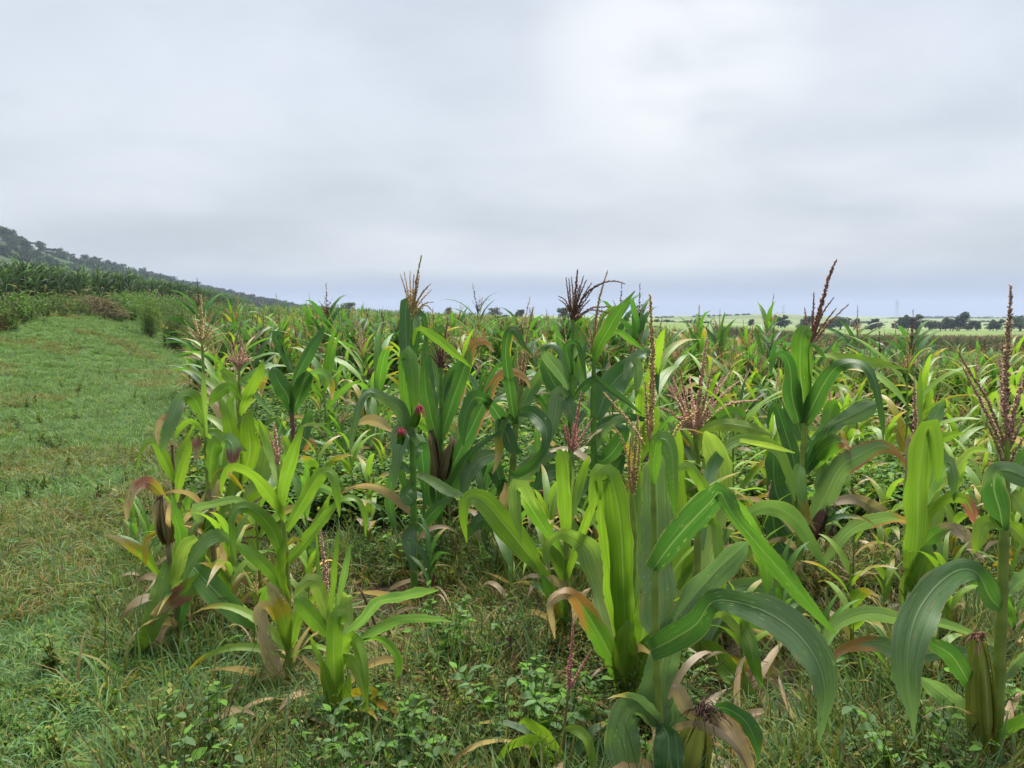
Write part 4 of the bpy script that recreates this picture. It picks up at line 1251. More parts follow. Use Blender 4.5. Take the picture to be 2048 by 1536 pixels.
PROTO_DEF = [   # style, height of the stalk, leaves, tassel, ear husk
    ('lime', 0.75, 10, 'pink', None), ('lime', 0.95, 11, 'tan', 'S'), ('lime', 0.55, 8, None, None), ('lime', 0.85, 11, None, None),
    ('green', 0.85, 10, 'tan', None), ('green', 1.10, 11, 'pink', 'S'), ('green', 0.65, 9, None, None), ('green', 1.0, 10, 'brown', None),
    ('dark', 1.05, 11, 'brown', 'b'), ('dark', 1.20, 12, 'pink', None), ('dark', 0.80, 9, 'tan', None), ('dark', 0.95, 10, None, 'V'),
    ('yellow', 0.70, 9, 'tan', None), ('yellow', 0.90, 10, 'pale', None), ('pale', 0.80, 10, 'pale', None), ('grey', 0.90, 10, 'tan', None),
    ('lime', 0.95, 12, 'rust', None), ('green', 0.9, 11, 'pale', None),
]
PROTOS = [dict(root=None, seed=300 + i, d=d) for i, d in enumerate(PROTO_DEF)]
COLOUR_WORD = {'lime': 'lime green', 'green': 'mid green', 'dark': 'dark green', 'yellow': 'yellowing', 'pale': 'pale green', 'grey': 'grey-green'}
TASSEL_WORD = {'pink': 'maize with pink tassel', 'tan': 'maize with tan tassel', 'brown': 'maize with brown tassel', 'pale': 'maize with straw tassel', 'rust': 'maize with rusty tassel', None: 'untasselled maize'}
PLACED = []; MIDS = []
ORD = ('first second third fourth fifth sixth seventh eighth ninth tenth eleventh twelfth thirteenth fourteenth fifteenth sixteenth seventeenth eighteenth nineteenth twentieth '
       'twenty-first twenty-second twenty-third twenty-fourth twenty-fifth twenty-sixth twenty-seventh twenty-eighth twenty-ninth thirtieth').split()


def tell_apart(items):
    """items (pixel column, object): things with one label are told apart by their order from the left"""
    by = {}
    for px, o in items:
        by.setdefault(o['label'], []).append((px, o))
    for lab, l in by.items():
        if len(l) > 1:
            for q, (_, o) in enumerate(sorted(l, key=lambda t: t[0])):
                o['label'] = lab + ', ' + ORD[q] + ' from left'
    for _, o in items:
        o['label'] = ' '.join(o['label'].split())




def landmark(px):
    marks = [(-300, 'the grass verge'), (400, 'the straw tasselled plant'), (480, 'the bushy pink tassel'), (590, 'the dark stubby plant'), (700, 'the weedy middle gap'), (825, 'the red silked plant'),
             (880, 'the brown husked ears'), (1020, 'the yellow edged leaf'), (1145, 'the leaning brown tassel'), (1195, 'the upright pointed leaf'), (1300, 'the tall tan spike'),
             (1398, 'the wide pink tassel'), (1500, "the pink tassel's right"), (1605, 'the rust red tassel'), (1720, "the rust tassel's right"), (1830, 'the upright lime plant'), (1930, "the mauve tassel's left"), (2015, 'the big mauve tassel')]
    return min(marks, key=lambda m: abs(m[0] - px))[1]


def place_mid(k, x, y, sc, rz):
    p = PROTOS[k]
    style, h, nl, ts, ear = p['d']
    if p['root'] is None:
        r = p['root'] = maize_proto(p['seed'], style, h, nl, ts, ear)
    else:
        r = copy_tree(p['root'])
    r.location = (x, y, float(H(x, y))); r.scale = (sc,) * 3
    rs = np.random.RandomState(int(x * 977 + y * 131) % 99991)
    r.rotation_euler = (rs.uniform(-0.10, 0.10), rs.uniform(-0.10, 0.10), rz)
    px = 1024 + x / y * FPX
    band = 'right' if y < 4.9 else 'just' if y < 7.5 else ('well' if y < 12 else 'far')
    size = 'small' if h * sc < 0.72 else ('tall' if h * sc > 1.08 else 'middling')
    tag(r, '%s %s %s, %s behind %s' % (size, COLOUR_WORD[style], TASSEL_WORD[ts], band, landmark(px)), 'maize', 'maize plants of the middle field')
    PLACED.append((x, y)); MIDS.append((px, r))


def idx_of(style, tassel):
    c = [i for i, d in enumerate(PROTO_DEF) if d[0] == style and d[3] == tassel] or [i for i, d in enumerate(PROTO_DEF) if d[0] == style]
    return c[0]


SEMI = [   # base px, base row, top row, style, tassel: plants of the middle field that stand out
    (1438, 830, 622, 'dark', 'pink'), (1522, 840, 640, 'dark', 'pink'), (1548, 820, 596, 'green', 'tan'), (1700, 800, 618, 'dark', 'tan'), (1795, 830, 650, 'dark', 'tan'), (1905, 800, 700, 'green', None),
    (738, 830, 648, 'green', 'pink'), (655, 930, 690, 'green', None), (752, 990, 690, 'green', None), (515, 800, 640, 'green', 'brown'), (592, 790, 630, 'green', 'tan'), (545, 690, 612, 'dark', None),
    (1075, 830, 660, 'green', 'pink'), (935, 850, 655, 'lime', 'tan'), (1290, 870, 690, 'lime', 'pink'), (1660, 900, 720, 'yellow', 'pale'), (1740, 900, 700, 'lime', 'rust'), (1950, 900, 690, 'lime', 'pink'),
    (2030, 860, 660, 'lime', 'tan'), (700, 800, 660, 'green', 'tan'), (1345, 830, 665, 'dark', 'tan'), (1240, 880, 740, 'green', 'pink'), (820, 870, 690, 'lime', None), (930, 1010, 790, 'lime', None), (985, 960, 800, 'lime', 'pink'),
    (640, 1060, 860, 'lime', None), (700, 1050, 870, 'lime', None), (760, 1040, 880, 'lime', 'rust'), (1490, 950, 760, 'dark', None), (1545, 940, 730, 'dark', 'tan'), (1700, 980, 790, 'lime', None), (1770, 1000, 800, 'lime', 'pink'),
    (1900, 980, 790, 'lime', 'tan'), (1960, 1000, 780, 'lime', None), (1250, 980, 850, 'lime', None), (1440, 1010, 830, 'lime', None), (1340, 960, 820, 'lime', None), (380, 785, 668, 'yellow', None),
    (462, 1280, 1010, 'lime', None), (525, 1235, 960, 'lime', None), (300, 1190, 1020, 'green', None), (625, 1180, 940, 'green', None), (1085, 1235, 960, 'lime', None), (1200, 1290, 1010, 'lime', None), (1335, 1320, 960, 'lime', None),
    (1455, 1290, 1000, 'lime', None), (1505, 1215, 950, 'lime', 'pink'), (1560, 1320, 1110, 'green', None), (1705, 1190, 960, 'yellow', 'pale'), (1765, 1165, 940, 'lime', None), (1905, 1150, 900, 'lime', None), (1955, 1125, 880, 'lime', 'tan'), (2030, 1180, 940, 'lime', None),
    (1645, 1150, 940, 'dark', None), (905, 1120, 880, 'dark', None), (962, 1135, 900, 'dark', None), (1072, 1100, 860, 'dark', None), (742, 1110, 900, 'lime', None), (560, 1120, 890, 'green', None),
    (1485, 1390, 1150, 'lime', None), (1625, 1420, 1210, 'green', None), (1705, 1340, 1080, 'lime', None), (1765, 1440, 1260, 'green', None), (1865, 1410, 1190, 'lime', None), (1905, 1320, 1090, 'lime', None), (2035, 1350, 1100, 'green', None),
    (1560, 1175, 960, 'green', None), (1430, 1170, 900, 'lime', 'pink'), (1765, 1260, 1040, 'yellow', None), (1690, 1080, 880, 'lime', 'tan'), (1880, 1060, 840, 'lime', 'pale'), (2000, 1050, 830, 'lime', None),
    (395, 1250, 1040, 'lime', None), (505, 1330, 1130, 'yellow', None), (620, 1300, 1090, 'lime', None), (275, 1130, 1000, 'green', None), (440, 1060, 860, 'lime', None), (520, 1040, 850, 'lime', 'pink'), (690, 990, 800, 'green', 'tan'),
    (1020, 1240, 1010, 'green', None), (860, 1230, 1060, 'dark', None), (1160, 1220, 960, 'lime', None), (1250, 1200, 940, 'lime', None),
]
for i, (bx, by, ty, st, ts) in enumerate(SEMI):
    hit = ground_hit(bx, by); k = idx_of(st, ts) if i % 2 or ts else [j for j, d_ in enumerate(PROTO_DEF) if d_[0] == st and d_[3] == ts][-1:][0] if any(d_[0] == st and d_[3] == ts for d_ in PROTO_DEF) else idx_of(st, ts)
    top = unproj(bx, ty, hit[1])[2] - hit[2]
    full = PROTO_DEF[k][1] + (0.25 if PROTO_DEF[k][3] else 0.12)
    place_mid(k, hit[0], hit[1], top / full, i * 2.39)

_rs = np.random.RandomState(5)
_n = 0
while _n < 158:
    y = 4.4 + 10.5 * _rs.rand() ** 0.95
    x = _rs.uniform(-0.70, 0.70) * y
    if edge_left(x, y) > -0.35 or y > field_end(x / y) - 1:
        continue
    px = 1024 + x / y * FPX
    if x / y < 0.05 and y < 7 and _rs.rand() < 0.35:
        continue
    if any((x - a) ** 2 + (y - b) ** 2 < 0.22 for a, b in PLACED):
        continue
    if any(abs(px - hx) < 45 and y < hd + 0.2 for _, hx, hd, _l in HERO_INDEX):
        continue
    warm = px > 1350 or _rs.rand() < 0.35
    if warm:
        k = _rs.choice([0, 1, 2, 3, 12, 13, 14, 16, 4], p=[.15, .13, .15, .13, .11, .09, .10, .06, .08])
    else:
        k = _rs.choice([4, 5, 6, 7, 8, 9, 10, 11, 15, 2, 17], p=[.14, .07, .14, .07, .07, .05, .12, .08, .10, .10, .06])
    place_mid(int(k), x, y, _rs.uniform(0.78, 1.25), _rs.uniform(0, 6.28))
    _n += 1


tell_apart(MIDS)


# ------------------------------------------------------------------ tall maize on the far side of the bank (left)
def bank_line(y):
    return np.interp(y, [0, 24, 40, 77, 143, 220], [-10.0, -16.9, -19.6, -26.5, -47.5, -72.0])


LEFT_SRC = []; ROW = []
for i in range(4):
    LEFT_SRC.append(maize_proto(700 + i, 'crop', 1.62, 16, 'brown' if i == 1 else None, None, M_FAR))
_rs = np.random.RandomState(11)
for i in range(26):
    y = 21.0 + i * 0.9 + _rs.uniform(-0.2, 0.2)
    x = bank_line(y) - _rs.uniform(0.0, 0.9)
    r = LEFT_SRC[i] if i < 4 else copy_tree(LEFT_SRC[i % 4])
    r.location = (x, y, float(H(x, y))); r.scale = (0.95 * _rs.uniform(0.82, 1.1),) * 3
    r.rotation_euler = (_rs.uniform(-0.08, 0.08), _rs.uniform(-0.08, 0.08), _rs.uniform(0, 6.28))
    tag(r, "tall grey-green maize plant in the dense left crop's front row", 'maize', 'front row of the tall maize crop on the left')
    ROW.append((1024 + x / y * FPX, r))
tell_apart(ROW)
# ------------------------------------------------------------------ scattered ground cover (nobody could count it)
def scatter(name, pts, rotz, scl, idx, protos, label, cat, tilt=0.12):
    """one object: its vertices carry plants picked from a small set of clump meshes"""
    n = len(pts)
    me = bpy.data.meshes.new(name)
    me.vertices.add(n); me.vertices.foreach_set('co', np.asarray(pts, np.float32).ravel())
    rs = np.random.RandomState(n)
    rot = np.stack([rs.uniform(-tilt, tilt, n), rs.uniform(-tilt, tilt, n), rotz], 1)
    a = me.attributes.new('rot', 'FLOAT_VECTOR', 'POINT'); a.data.foreach_set('vector', rot.astype(np.float32).ravel())
    a = me.attributes.new('scl', 'FLOAT', 'POINT'); a.data.foreach_set('value', np.asarray(scl, np.float32))
    a = me.attributes.new('idx', 'INT', 'POINT'); a.data.foreach_set('value', np.asarray(idx, np.int32))
    src = bpy.data.collections.new(name + '_clumps')
    for i, p in enumerate(protos):
        o = bpy.data.objects.new('%s_clump_%02d' % (name, i), p); src.objects.link(o)
    ng = bpy.data.node_groups.new(name + '_scatter', 'GeometryNodeTree')
    ng.interface.new_socket('Geometry', in_out='INPUT', socket_type='NodeSocketGeometry')
    ng.interface.new_socket('Geometry', in_out='OUTPUT', socket_type='NodeSocketGeometry')
    gi = ng.nodes.new('NodeGroupInput'); go = ng.nodes.new('NodeGroupOutput')
    ci = ng.nodes.new('GeometryNodeCollectionInfo')
    ci.inputs['Collection'].default_value = src
    ci.inputs['Separate Children'].default_value = True
    ci.inputs['Reset Children'].default_value = True
    ip = ng.nodes.new('GeometryNodeInstanceOnPoints'); ip.inputs['Pick Instance'].default_value = True
    def attr(nm, dt):
        q = ng.nodes.new('GeometryNodeInputNamedAttribute'); q.data_type = dt; q.inputs['Name'].default_value = nm
        return q.outputs['Attribute']
    L = ng.links.new
    L(gi.outputs[0], ip.inputs['Points']); L(ci.outputs[0], ip.inputs['Instance'])
    L(attr('idx', 'INT'), ip.inputs['Instance Index']); L(attr('rot', 'FLOAT_VECTOR'), ip.inputs['Rotation']); L(attr('scl', 'FLOAT'), ip.inputs['Scale'])
    L(ip.outputs[0], go.inputs[0])
    o = link(name, me)
    md = o.modifiers.new('scatter', 'NODES'); md.node_group = ng
    return tag(o, label, cat, kind='stuff')


def blades(seed, n, rad, hmin, hmax, wid, cols, droop=0.7, segs=4):
    """a tuft of grass blades"""
    rs = np.random.RandomState(seed); G = Geo()
    a = rs.uniform(0, 6.28, n); r = rad * np.sqrt(rs.rand(n))
    base = np.stack([r * np.cos(a), r * np.sin(a), np.full(n, -0.01)], 1)
    d = a + rs.normal(size=n) * 0.9
    h = rs.uniform(hmin, hmax, n)
    th0 = rs.uniform(0.05, 0.8, n); be = rs.uniform(0.3, 1.8, n) * droop
    P = [base]; p = base.copy()
    for s in range(segs):
        th = th0 + be * ((s + 0.5) / segs) ** 1.3 * 1.4
        st = (h / segs)[:, None]
        p = p + np.stack([np.sin(th) * np.cos(d), np.sin(th) * np.sin(d), np.cos(th)], 1) * st
        P.append(p.copy())
    P = np.stack(P, 1)
    side = np.stack([-np.sin(d), np.cos(d), rs.uniform(-0.5, 0.5, n)], 1)
    t = np.linspace(0, 1, segs + 1)
    w = (wid * rs.uniform(0.6, 1.3, n))[:, None] * (1 - t ** 2)[None] * 0.5 + 0.0004
    V = np.stack([P - side[:, None] * w[..., None], P + side[:, None] * w[..., None]], 2)
    k = (segs + 1) * 2
    q = np.array([[2 * i, 2 * i + 1, 2 * i + 3, 2 * i + 2] for i in range(segs)])
    F = (q[None] + (np.arange(n) * k)[:, None, None]).reshape(-1, 4)
    cols = np.array(cols); c = cols[rs.randint(0, len(cols), n)] * rs.uniform(0.75, 1.25, (n, 1))
    G.add(V.reshape(-1, 3), F, np.repeat(c, k, axis=0))
    return G


def leaves(G, base, d, up, ln, wd, col):
    """ovate leaf blades dished along the midrib"""
    base = np.asarray(base); n = len(base)
    d = norm(d); s = norm(np.cross(d, up)); u = np.cross(s, d)
    ln = np.broadcast_to(ln, (n,))[:, None]; wd = np.broadcast_to(wd, (n,))[:, None]
    V = [base + d * ln * 0.45]
    for t, q in ((0.0, 0.04), (0.18, 0.36), (0.42, 0.5), (0.72, 0.33), (1.0, 0.0), (0.72, -0.33), (0.42, -0.5), (0.18, -0.36)):
        V.append(base + d * ln * t + s * wd * q + u * (wd * 0.25 * abs(q) - ln * 0.14 * t * t))
    V = np.stack(V, 1)
    f = np.array([[0, i, i % 8 + 1] for i in range(1, 9)])
    F = (f[None] + (np.arange(n) * 9)[:, None, None]).reshape(-1, 3)
    G.add(V.reshape(-1, 3), F, np.repeat(np.broadcast_to(col, (n, 3)), 9, axis=0))


def weed(seed, nst, h, spread, nl, ln, wd, cols, lean=0.5):
    """a broad-leaved weed: several stems with leaves along them"""
    rs = np.random.RandomState(seed); G = Geo(); cols = np.array(cols)
    for s in range(nst):
        a = rs.uniform(0, 6.28); l = h * rs.uniform(0.6, 1.1); b = rs.uniform(0, spread, 1)[0]
        t = np.linspace(0, 1, 6)
        o = np.array([math.cos(a) * b * 0.4, math.sin(a) * b * 0.4, -0.02])
        lx = rs.uniform(0.1, 1.0) * lean
        P = o + np.stack([math.cos(a) * lx * l * t ** 1.5, math.sin(a) * lx * l * t ** 1.5, l * t * (1 - 0.25 * lx * t)], 1)
        tube(G, P, np.linspace(0.0028, 0.001, 6), cols[0] * 0.8, 3)
        tt = rs.uniform(0.15, 1.0, nl)
        B = np.stack([np.interp(tt, t, P[:, k]) for k in range(3)], 1)
        az = rs.uniform(0, 6.28, nl); el = rs.uniform(-0.3, 0.7, nl)
        d = np.stack([np.cos(az) * np.cos(el), np.sin(az) * np.cos(el), np.sin(el)], 1)
        up = np.array([0, 0, 1.0]) + rs.normal(size=(nl, 3)) * 0.35
        c = cols[rs.randint(0, len(cols), nl)] * rs.uniform(0.7, 1.3, (nl, 1))
        sc = rs.uniform(0.6, 1.25, nl) * (1.15 - 0.5 * tt)
        leaves(G, B, d, up, ln * sc, wd * sc, c)
    return G


GREEN = (0.080, 0.150, 0.026); BLUE = (0.095, 0.165, 0.065); OLIVE = (0.145, 0.155, 0.036); STRAW = (0.30, 0.235, 0.105); TAN = (0.185, 0.135, 0.06); FRESH = (0.100, 0.215, 0.032); YEL = (0.22, 0.26, 0.025)
GR = [blades(1, 30, 0.09, 0.07, 0.17, 0.008, [GREEN, FRESH, BLUE, OLIVE]).mesh('clump', M_GRASS),
      blades(2, 26, 0.11, 0.12, 0.28, 0.009, [BLUE, GREEN, BLUE, OLIVE], 1.0).mesh('clump', M_GRASS),
      blades(3, 26, 0.13, 0.10, 0.26, 0.008, [STRAW, TAN, OLIVE, OLIVE, GREEN], 1.3).mesh('clump', M_GRASS),
      blades(4, 20, 0.08, 0.14, 0.32, 0.007, [OLIVE, GREEN, GREEN, TAN, BLUE], 0.8).mesh('clump', M_GRASS),
      blades(5, 34, 0.10, 0.05, 0.12, 0.008, [FRESH, GREEN, FRESH]).mesh('clump', M_GRASS),
      blades(6, 20, 0.12, 0.06, 0.22, 0.009, [TAN, STRAW, (0.10, 0.06, 0.035)], 1.6).mesh('clump', M_GRASS)]
WD = [weed(11, 5, 0.10, 0.10, 10, 0.035, 0.022, [GREEN, OLIVE, FRESH], 1.2).mesh('clump', M_WEED),
      weed(12, 5, 0.22, 0.10, 12, 0.050, 0.026, [GREEN, OLIVE, GREEN]).mesh('clump', M_WEED),
      weed(13, 8, 0.42, 0.14, 16, 0.060, 0.034, [GREEN, FRESH, BLUE]).mesh('clump', M_WEED),
      weed(14, 7, 0.36, 0.14, 22, 0.040, 0.010, [BLUE, GREEN, OLIVE]).mesh('clump', M_WEED),
      weed(15, 6, 0.30, 0.16, 14, 0.060, 0.036, [FRESH, YEL, FRESH], 0.9).mesh('clump', M_WEED),
      weed(16, 6, 0.46, 0.12, 8, 0.030, 0.008, [TAN, OLIVE, STRAW], 0.6).mesh('clump', M_WEED),
      weed(17, 9, 0.40, 0.18, 14, 0.075, 0.050, [FRESH, GREEN, YEL], 0.8).mesh('clump', M_WEED)]


VG, VF, VB = (0.105, 0.205, 0.056), (0.125, 0.235, 0.070), (0.120, 0.210, 0.100)
GRV = [blades(51, 30, 0.09, 0.07, 0.17, 0.008, [VG, VF, VB, OLIVE]).mesh('clump', M_GRASS), blades(52, 26, 0.11, 0.12, 0.26, 0.009, [VB, VG, VB, OLIVE], 1.0).mesh('clump', M_GRASS), GR[2], GR[3],
       blades(55, 34, 0.10, 0.05, 0.13, 0.008, [VF, VG, VF, VB]).mesh('clump', M_GRASS), GR[5]]


def noise2(x, y, f, s=0.0):
    return 0.5 + 0.25 * (np.sin(f * x + 1.7 * s + 1.3 * np.sin(f * 0.7 * y + s)) + np.sin(f * 1.13 * y - 0.9 * s + 1.1 * np.sin(f * 0.8 * x + 2.1 * s)))


def region(seed, n, y0, y1, power, amin, amax):
    rs = np.random.RandomState(seed)
    y = y0 + (y1 - y0) * rs.rand(n) ** power
    return y * rs.uniform(amin, amax, n), y, rs


def lay(name, x, y, rs, idx, scl, protos, label, cat, tilt=0.12):
    pts = np.stack([x, y, H(x, y)], 1)
    return scatter(name, pts, rs.uniform(0, 6.28, len(x)), scl, idx, protos, label, cat, tilt)


# grass of the verge on the left
x, y, rs = region(21, 32000, 1.2, 34, 1.15, -0.80, 0.12)
e = edge_left(x, y); k = (e > -0.5 - rs.rand(len(x)) * 0.5) & (x > bank_line(y) - 0.6)
x, y = x[k], y[k]; q = rs.rand(len(x)); nz = noise2(x, y, 1.5, 0.4)
brown = (nz + 0.25 * (noise2(x, y, 4.3, 1.9) - 0.5) > 0.72) | ((y < 6.0) & (nz > 0.42 + 0.05 * np.maximum(0, y - 3)))
idx = np.where(brown, np.where(q < 0.35, 2, np.where(q < 0.65, 3, np.where(q < 0.8, 5, 1))), np.where(q < 0.45, 4, np.where(q < 0.8, 0, 1)))
lay('verge_grass', x, y, rs, idx, rs.uniform(0.6, 1.15, len(x)) * (0.60 + 0.018 * y), GRV, 'short green grass of the verge with straw patches', 'grass')
x, y, rs = region(22, 6500, 2.0, 34, 1.1, -0.80, 0.0)
e = edge_left(x, y); k = (e > -0.3) & (x > bank_line(y) - 0.6) & (noise2(x, y, 1.1, 2.0) > 0.40)
x, y = x[k], y[k]
lay('verge_weeds', x, y, rs, np.where(rs.rand(len(x)) < 0.92, 0, 1), rs.uniform(0.5, 1.15, len(x)), WD, 'low leafy weeds spread through the verge grass', 'weeds')

# grass and litter between the near maize plants
x, y, rs = region(23, 12500, 1.3, 9.5, 1.25, -0.55, 0.74)
k = edge_left(x, y) < 0.3
x, y = x[k], y[k]; q = rs.rand(len(x)); nz = noise2(x, y, 2.2, 1.1)
idx = np.where(nz > 0.50, np.where(q < 0.35, 3, np.where(q < 0.75, 2, 5)), np.where(q < 0.40, 1, np.where(q < 0.65, 3, np.where(q < 0.95, 0, 2))))
k = ~((noise2(x, y, 2.9, 3.0) > 0.58) & (rs.rand(len(x)) < 0.88))
lay('field_grass', x[k], y[k], rs, idx[k], rs.uniform(0.55, 1.2, k.sum()) * (0.75 + 0.55 * noise2(x[k], y[k], 4.1, 0.7)), GR, 'tangled brown and green grass between the near maize plants', 'grass')
x, y, rs = region(24, 4200, 1.8, 10, 1.2, -0.50, 0.74)
k = (edge_left(x, y) < 0.1) & (noise2(x, y, 2.4, 5.0) + 0.18 * rs.rand(len(x)) > 0.68)
x, y = x[k], y[k]; q = rs.rand(len(x))
idx = np.where(q < 0.18, 1, np.where(q < 0.40, 0, np.where(q < 0.66, 3, np.where(q < 0.88, 5, np.where(q < 0.94, 4, 2)))))
lay('field_weeds', x, y, rs, idx, rs.uniform(0.4, 1.0, len(x)), WD, 'leafy weeds growing low among the near maize plants', 'weeds')

# dead maize leaves lying on the soil
LIT = []
for v in range(4):
    G = Geo(); arc_leaf(G, 0.012, 0.0, 0.38, 0.045, 1.15, 0.75, KEY['B'] * (0.75 + 0.15 * v), KEY['b'], 0.8, 950 + v, twist=1.3); LIT.append(G.mesh('clump', M_LEAF))
x, y, rs = region(26, 520, 1.7, 8.5, 1.1, -0.48, 0.74)
k = edge_left(x, y) < 0.0
lay('leaf_litter', x[k], y[k], rs, rs.randint(0, 4, k.sum()), rs.uniform(0.5, 1.1, k.sum()), LIT, 'dry tan maize leaves lying among the grass', 'litter', 0.35)

# rank weeds of the bank between the verge and the tall crop
x, y, rs = region(27, 6000, 18, 95, 1.2, -0.78, -0.28)
k = (edge_left(x, y) > 0.2) & (x > bank_line(y) - 0.4) & (edge_left(x, y) + bank_line(y) - x > -99) & ((y > 30) | (x < bank_line(y) + 2.2))
x, y = x[k], y[k]
lay('bank_weeds', x, y, rs, rs.choice([3, 5, 2, 3, 1], len(x)), rs.uniform(1.2, 2.6, len(x)), WD, 'rank olive weeds covering the bank in front of the tall crop', 'weeds')

# leafy undergrowth of the middle and far field
x, y, rs = region(25, 30000, 5.0, 95, 1.9, -0.72, 0.74)
k = (edge_left(x, y) < -0.2) & (y < field_end(x / y)) & (rs.rand(len(x)) < np.interp(y, [5, 6, 8, 100], [0.5, 0.85, 1, 1]))
x, y = x[k], y[k]; q = rs.rand(len(x)); warm = x / y > 0.22
idx = np.where(warm, np.where(q < 0.42, 4, np.where(q < 0.78, 6, np.where(q < 0.88, 2, 5))), np.where(q < 0.40, 2, np.where(q < 0.6, 3, np.where(q < 0.8, 6, np.where(q < 0.92, 4, 5)))))
lay('undergrowth', x, y, rs, idx, rs.uniform(0.7, 1.2, len(x)) * (1 + 0.006 * y), WD, 'thick leafy undergrowth filling the middle and far field', 'undergrowth')


# ------------------------------------------------------------------ the rest of the maize: too many to count
def maize_clump(seed, style, h, nleaf, tassel, mat=None):
    G = Geo()
    tube(G, np.array([[0, 0, -0.03], [0, 0, h * 0.5], [0, 0, h]]), [0.012, 0.009, 0.005], KEY['S'], 4)
    for i, (z0, az, ln, wd, th0, bend, c0, c1, t1) in enumerate(plan(seed, style, h, nleaf)):
        arc_leaf(G, z0, az, ln, wd, th0, bend, c0, c1, t1, seed * 31 + i, n=7, rows=np.array([-1.0, 0.0, 1.0]))
    if tassel:
        tassel_geo(G, h, 0.32, tassel, seed, nb=9, lod=0.32)
    return G.mesh('clump', mat or M_FAR)


FARM = [maize_clump(800 + i, *d) for i, d in enumerate([('lime', 0.8, 9, 'tan'), ('green', 0.9, 9, 'tan'), ('green', 0.8, 9, 'pink'), ('dark', 1.0, 10, 'brown'), ('yellow', 0.8, 9, 'pale'), ('lime', 0.7, 8, 'pink'), ('green', 0.7, 8, None), ('pale', 0.8, 9, 'tan')])]
x, y, rs = region(31, 15000, 12.5, 235, 1.70, -0.62, 0.74)
k = (edge_left(x, y) < -0.3) & (y < field_end(x / y))
x, y = x[k], y[k]; q = rs.rand(len(x)); warm = x / y > 0.18
idx = np.where(warm, rs.choice([0, 4, 2, 3, 1, 2, 1], len(x)), rs.choice([1, 2, 3, 4, 6, 1, 3, 2], len(x)))
lay('distant_maize', x, y, rs, idx, rs.uniform(0.55, 1.15, len(x)) * np.interp(y, [12, 30, 60], [1.12, 1.0, 0.85]) * np.where(rs.rand(len(x)) < 0.06, 1.35, 1.0), FARM, 'distant maize running back to the horizon as one green and tan mass', 'maize')

TALL = [maize_clump(850 + i, 'crop', 1.7, 15, 'brown' if i == 0 else None) for i in range(4)]
rs = np.random.RandomState(33)
y = 20 + 190 * rs.rand(9000) ** 1.3
x = bank_line(y) - 0.9 - rs.rand(len(y)) ** 1.5 * np.minimum(40, 8 + y * 0.3)
k = (x / y > -0.80)
x, y = x[k], y[k]
lay('tall_maize', x, y, rs, rs.randint(0, 4, len(x)), rs.uniform(0.75, 1.08, len(x)) * np.interp(y, [24, 45, 80], [1, 0.82, 0.62]), TALL, 'dense tall grey-green maize crop behind its front row', 'maize')

# dull brown crop strip beyond the green meadow on the right
STRIP = [maize_clump(870 + i, s, 1.3, 10, t) for i, (s, t) in enumerate([('dull', 'brown'), ('dull', 'rust'), ('dull', 'brown')])]
rs = np.random.RandomState(35)
az = 0.26 + 0.54 * rs.rand(5200) ** 0.8; y = np.interp(az, [0.16, 0.4, 0.8], [112, 84, 66]) + rs.rand(len(az)) * np.interp(az, [0.26, 0.45, 0.8], [5, 16, 20]) + 3 * np.sin(az * 40)
x = az * y
lay('crop_strip', x, y, rs, rs.randint(0, 3, len(x)), rs.uniform(0.5, 0.95, len(x)), STRIP, 'dull brown strip of crop beyond the green meadow', 'crop')
# meadow grass
x, y, rs = region(37, 9000, 26, 110, 1.2, 0.12, 0.78)
k = y > field_end(x / y)
x, y = x[k], y[k]
lay('meadow_grass', x, y, rs, np.full(len(x), 4), rs.uniform(1.2, 2.2, len(x)), GR, 'even green meadow grass on the right beyond the maize', 'grass')
# ------------------------------------------------------------------ trees
def leaf_cloud(G, P, size, col, seed):
    """small tilted leaf sprays at the points P"""
    rs = np.random.RandomState(seed); n = len(P)
    a = norm(rs.normal(size=(n, 3))); b = norm(np.cross(a, rs.normal(size=(n, 3))))
    s = size * rs.uniform(0.6, 1.4, (n, 1))
    V = np.stack([P - a * s, P + b * s * 0.5, P + a * s, P - b * s * 0.5], 1)
    F = np.arange(4 * n).reshape(n, 4)
    G.add(V.reshape(-1, 3), F, np.repeat(np.broadcast_to(col, (n, 3)), 4, axis=0))


def blob(rs, n, r):
    d = norm(rs.normal(size=(n, 3)))
    return d * (rs.rand(n, 1) ** 0.4) * np.asarray(r)


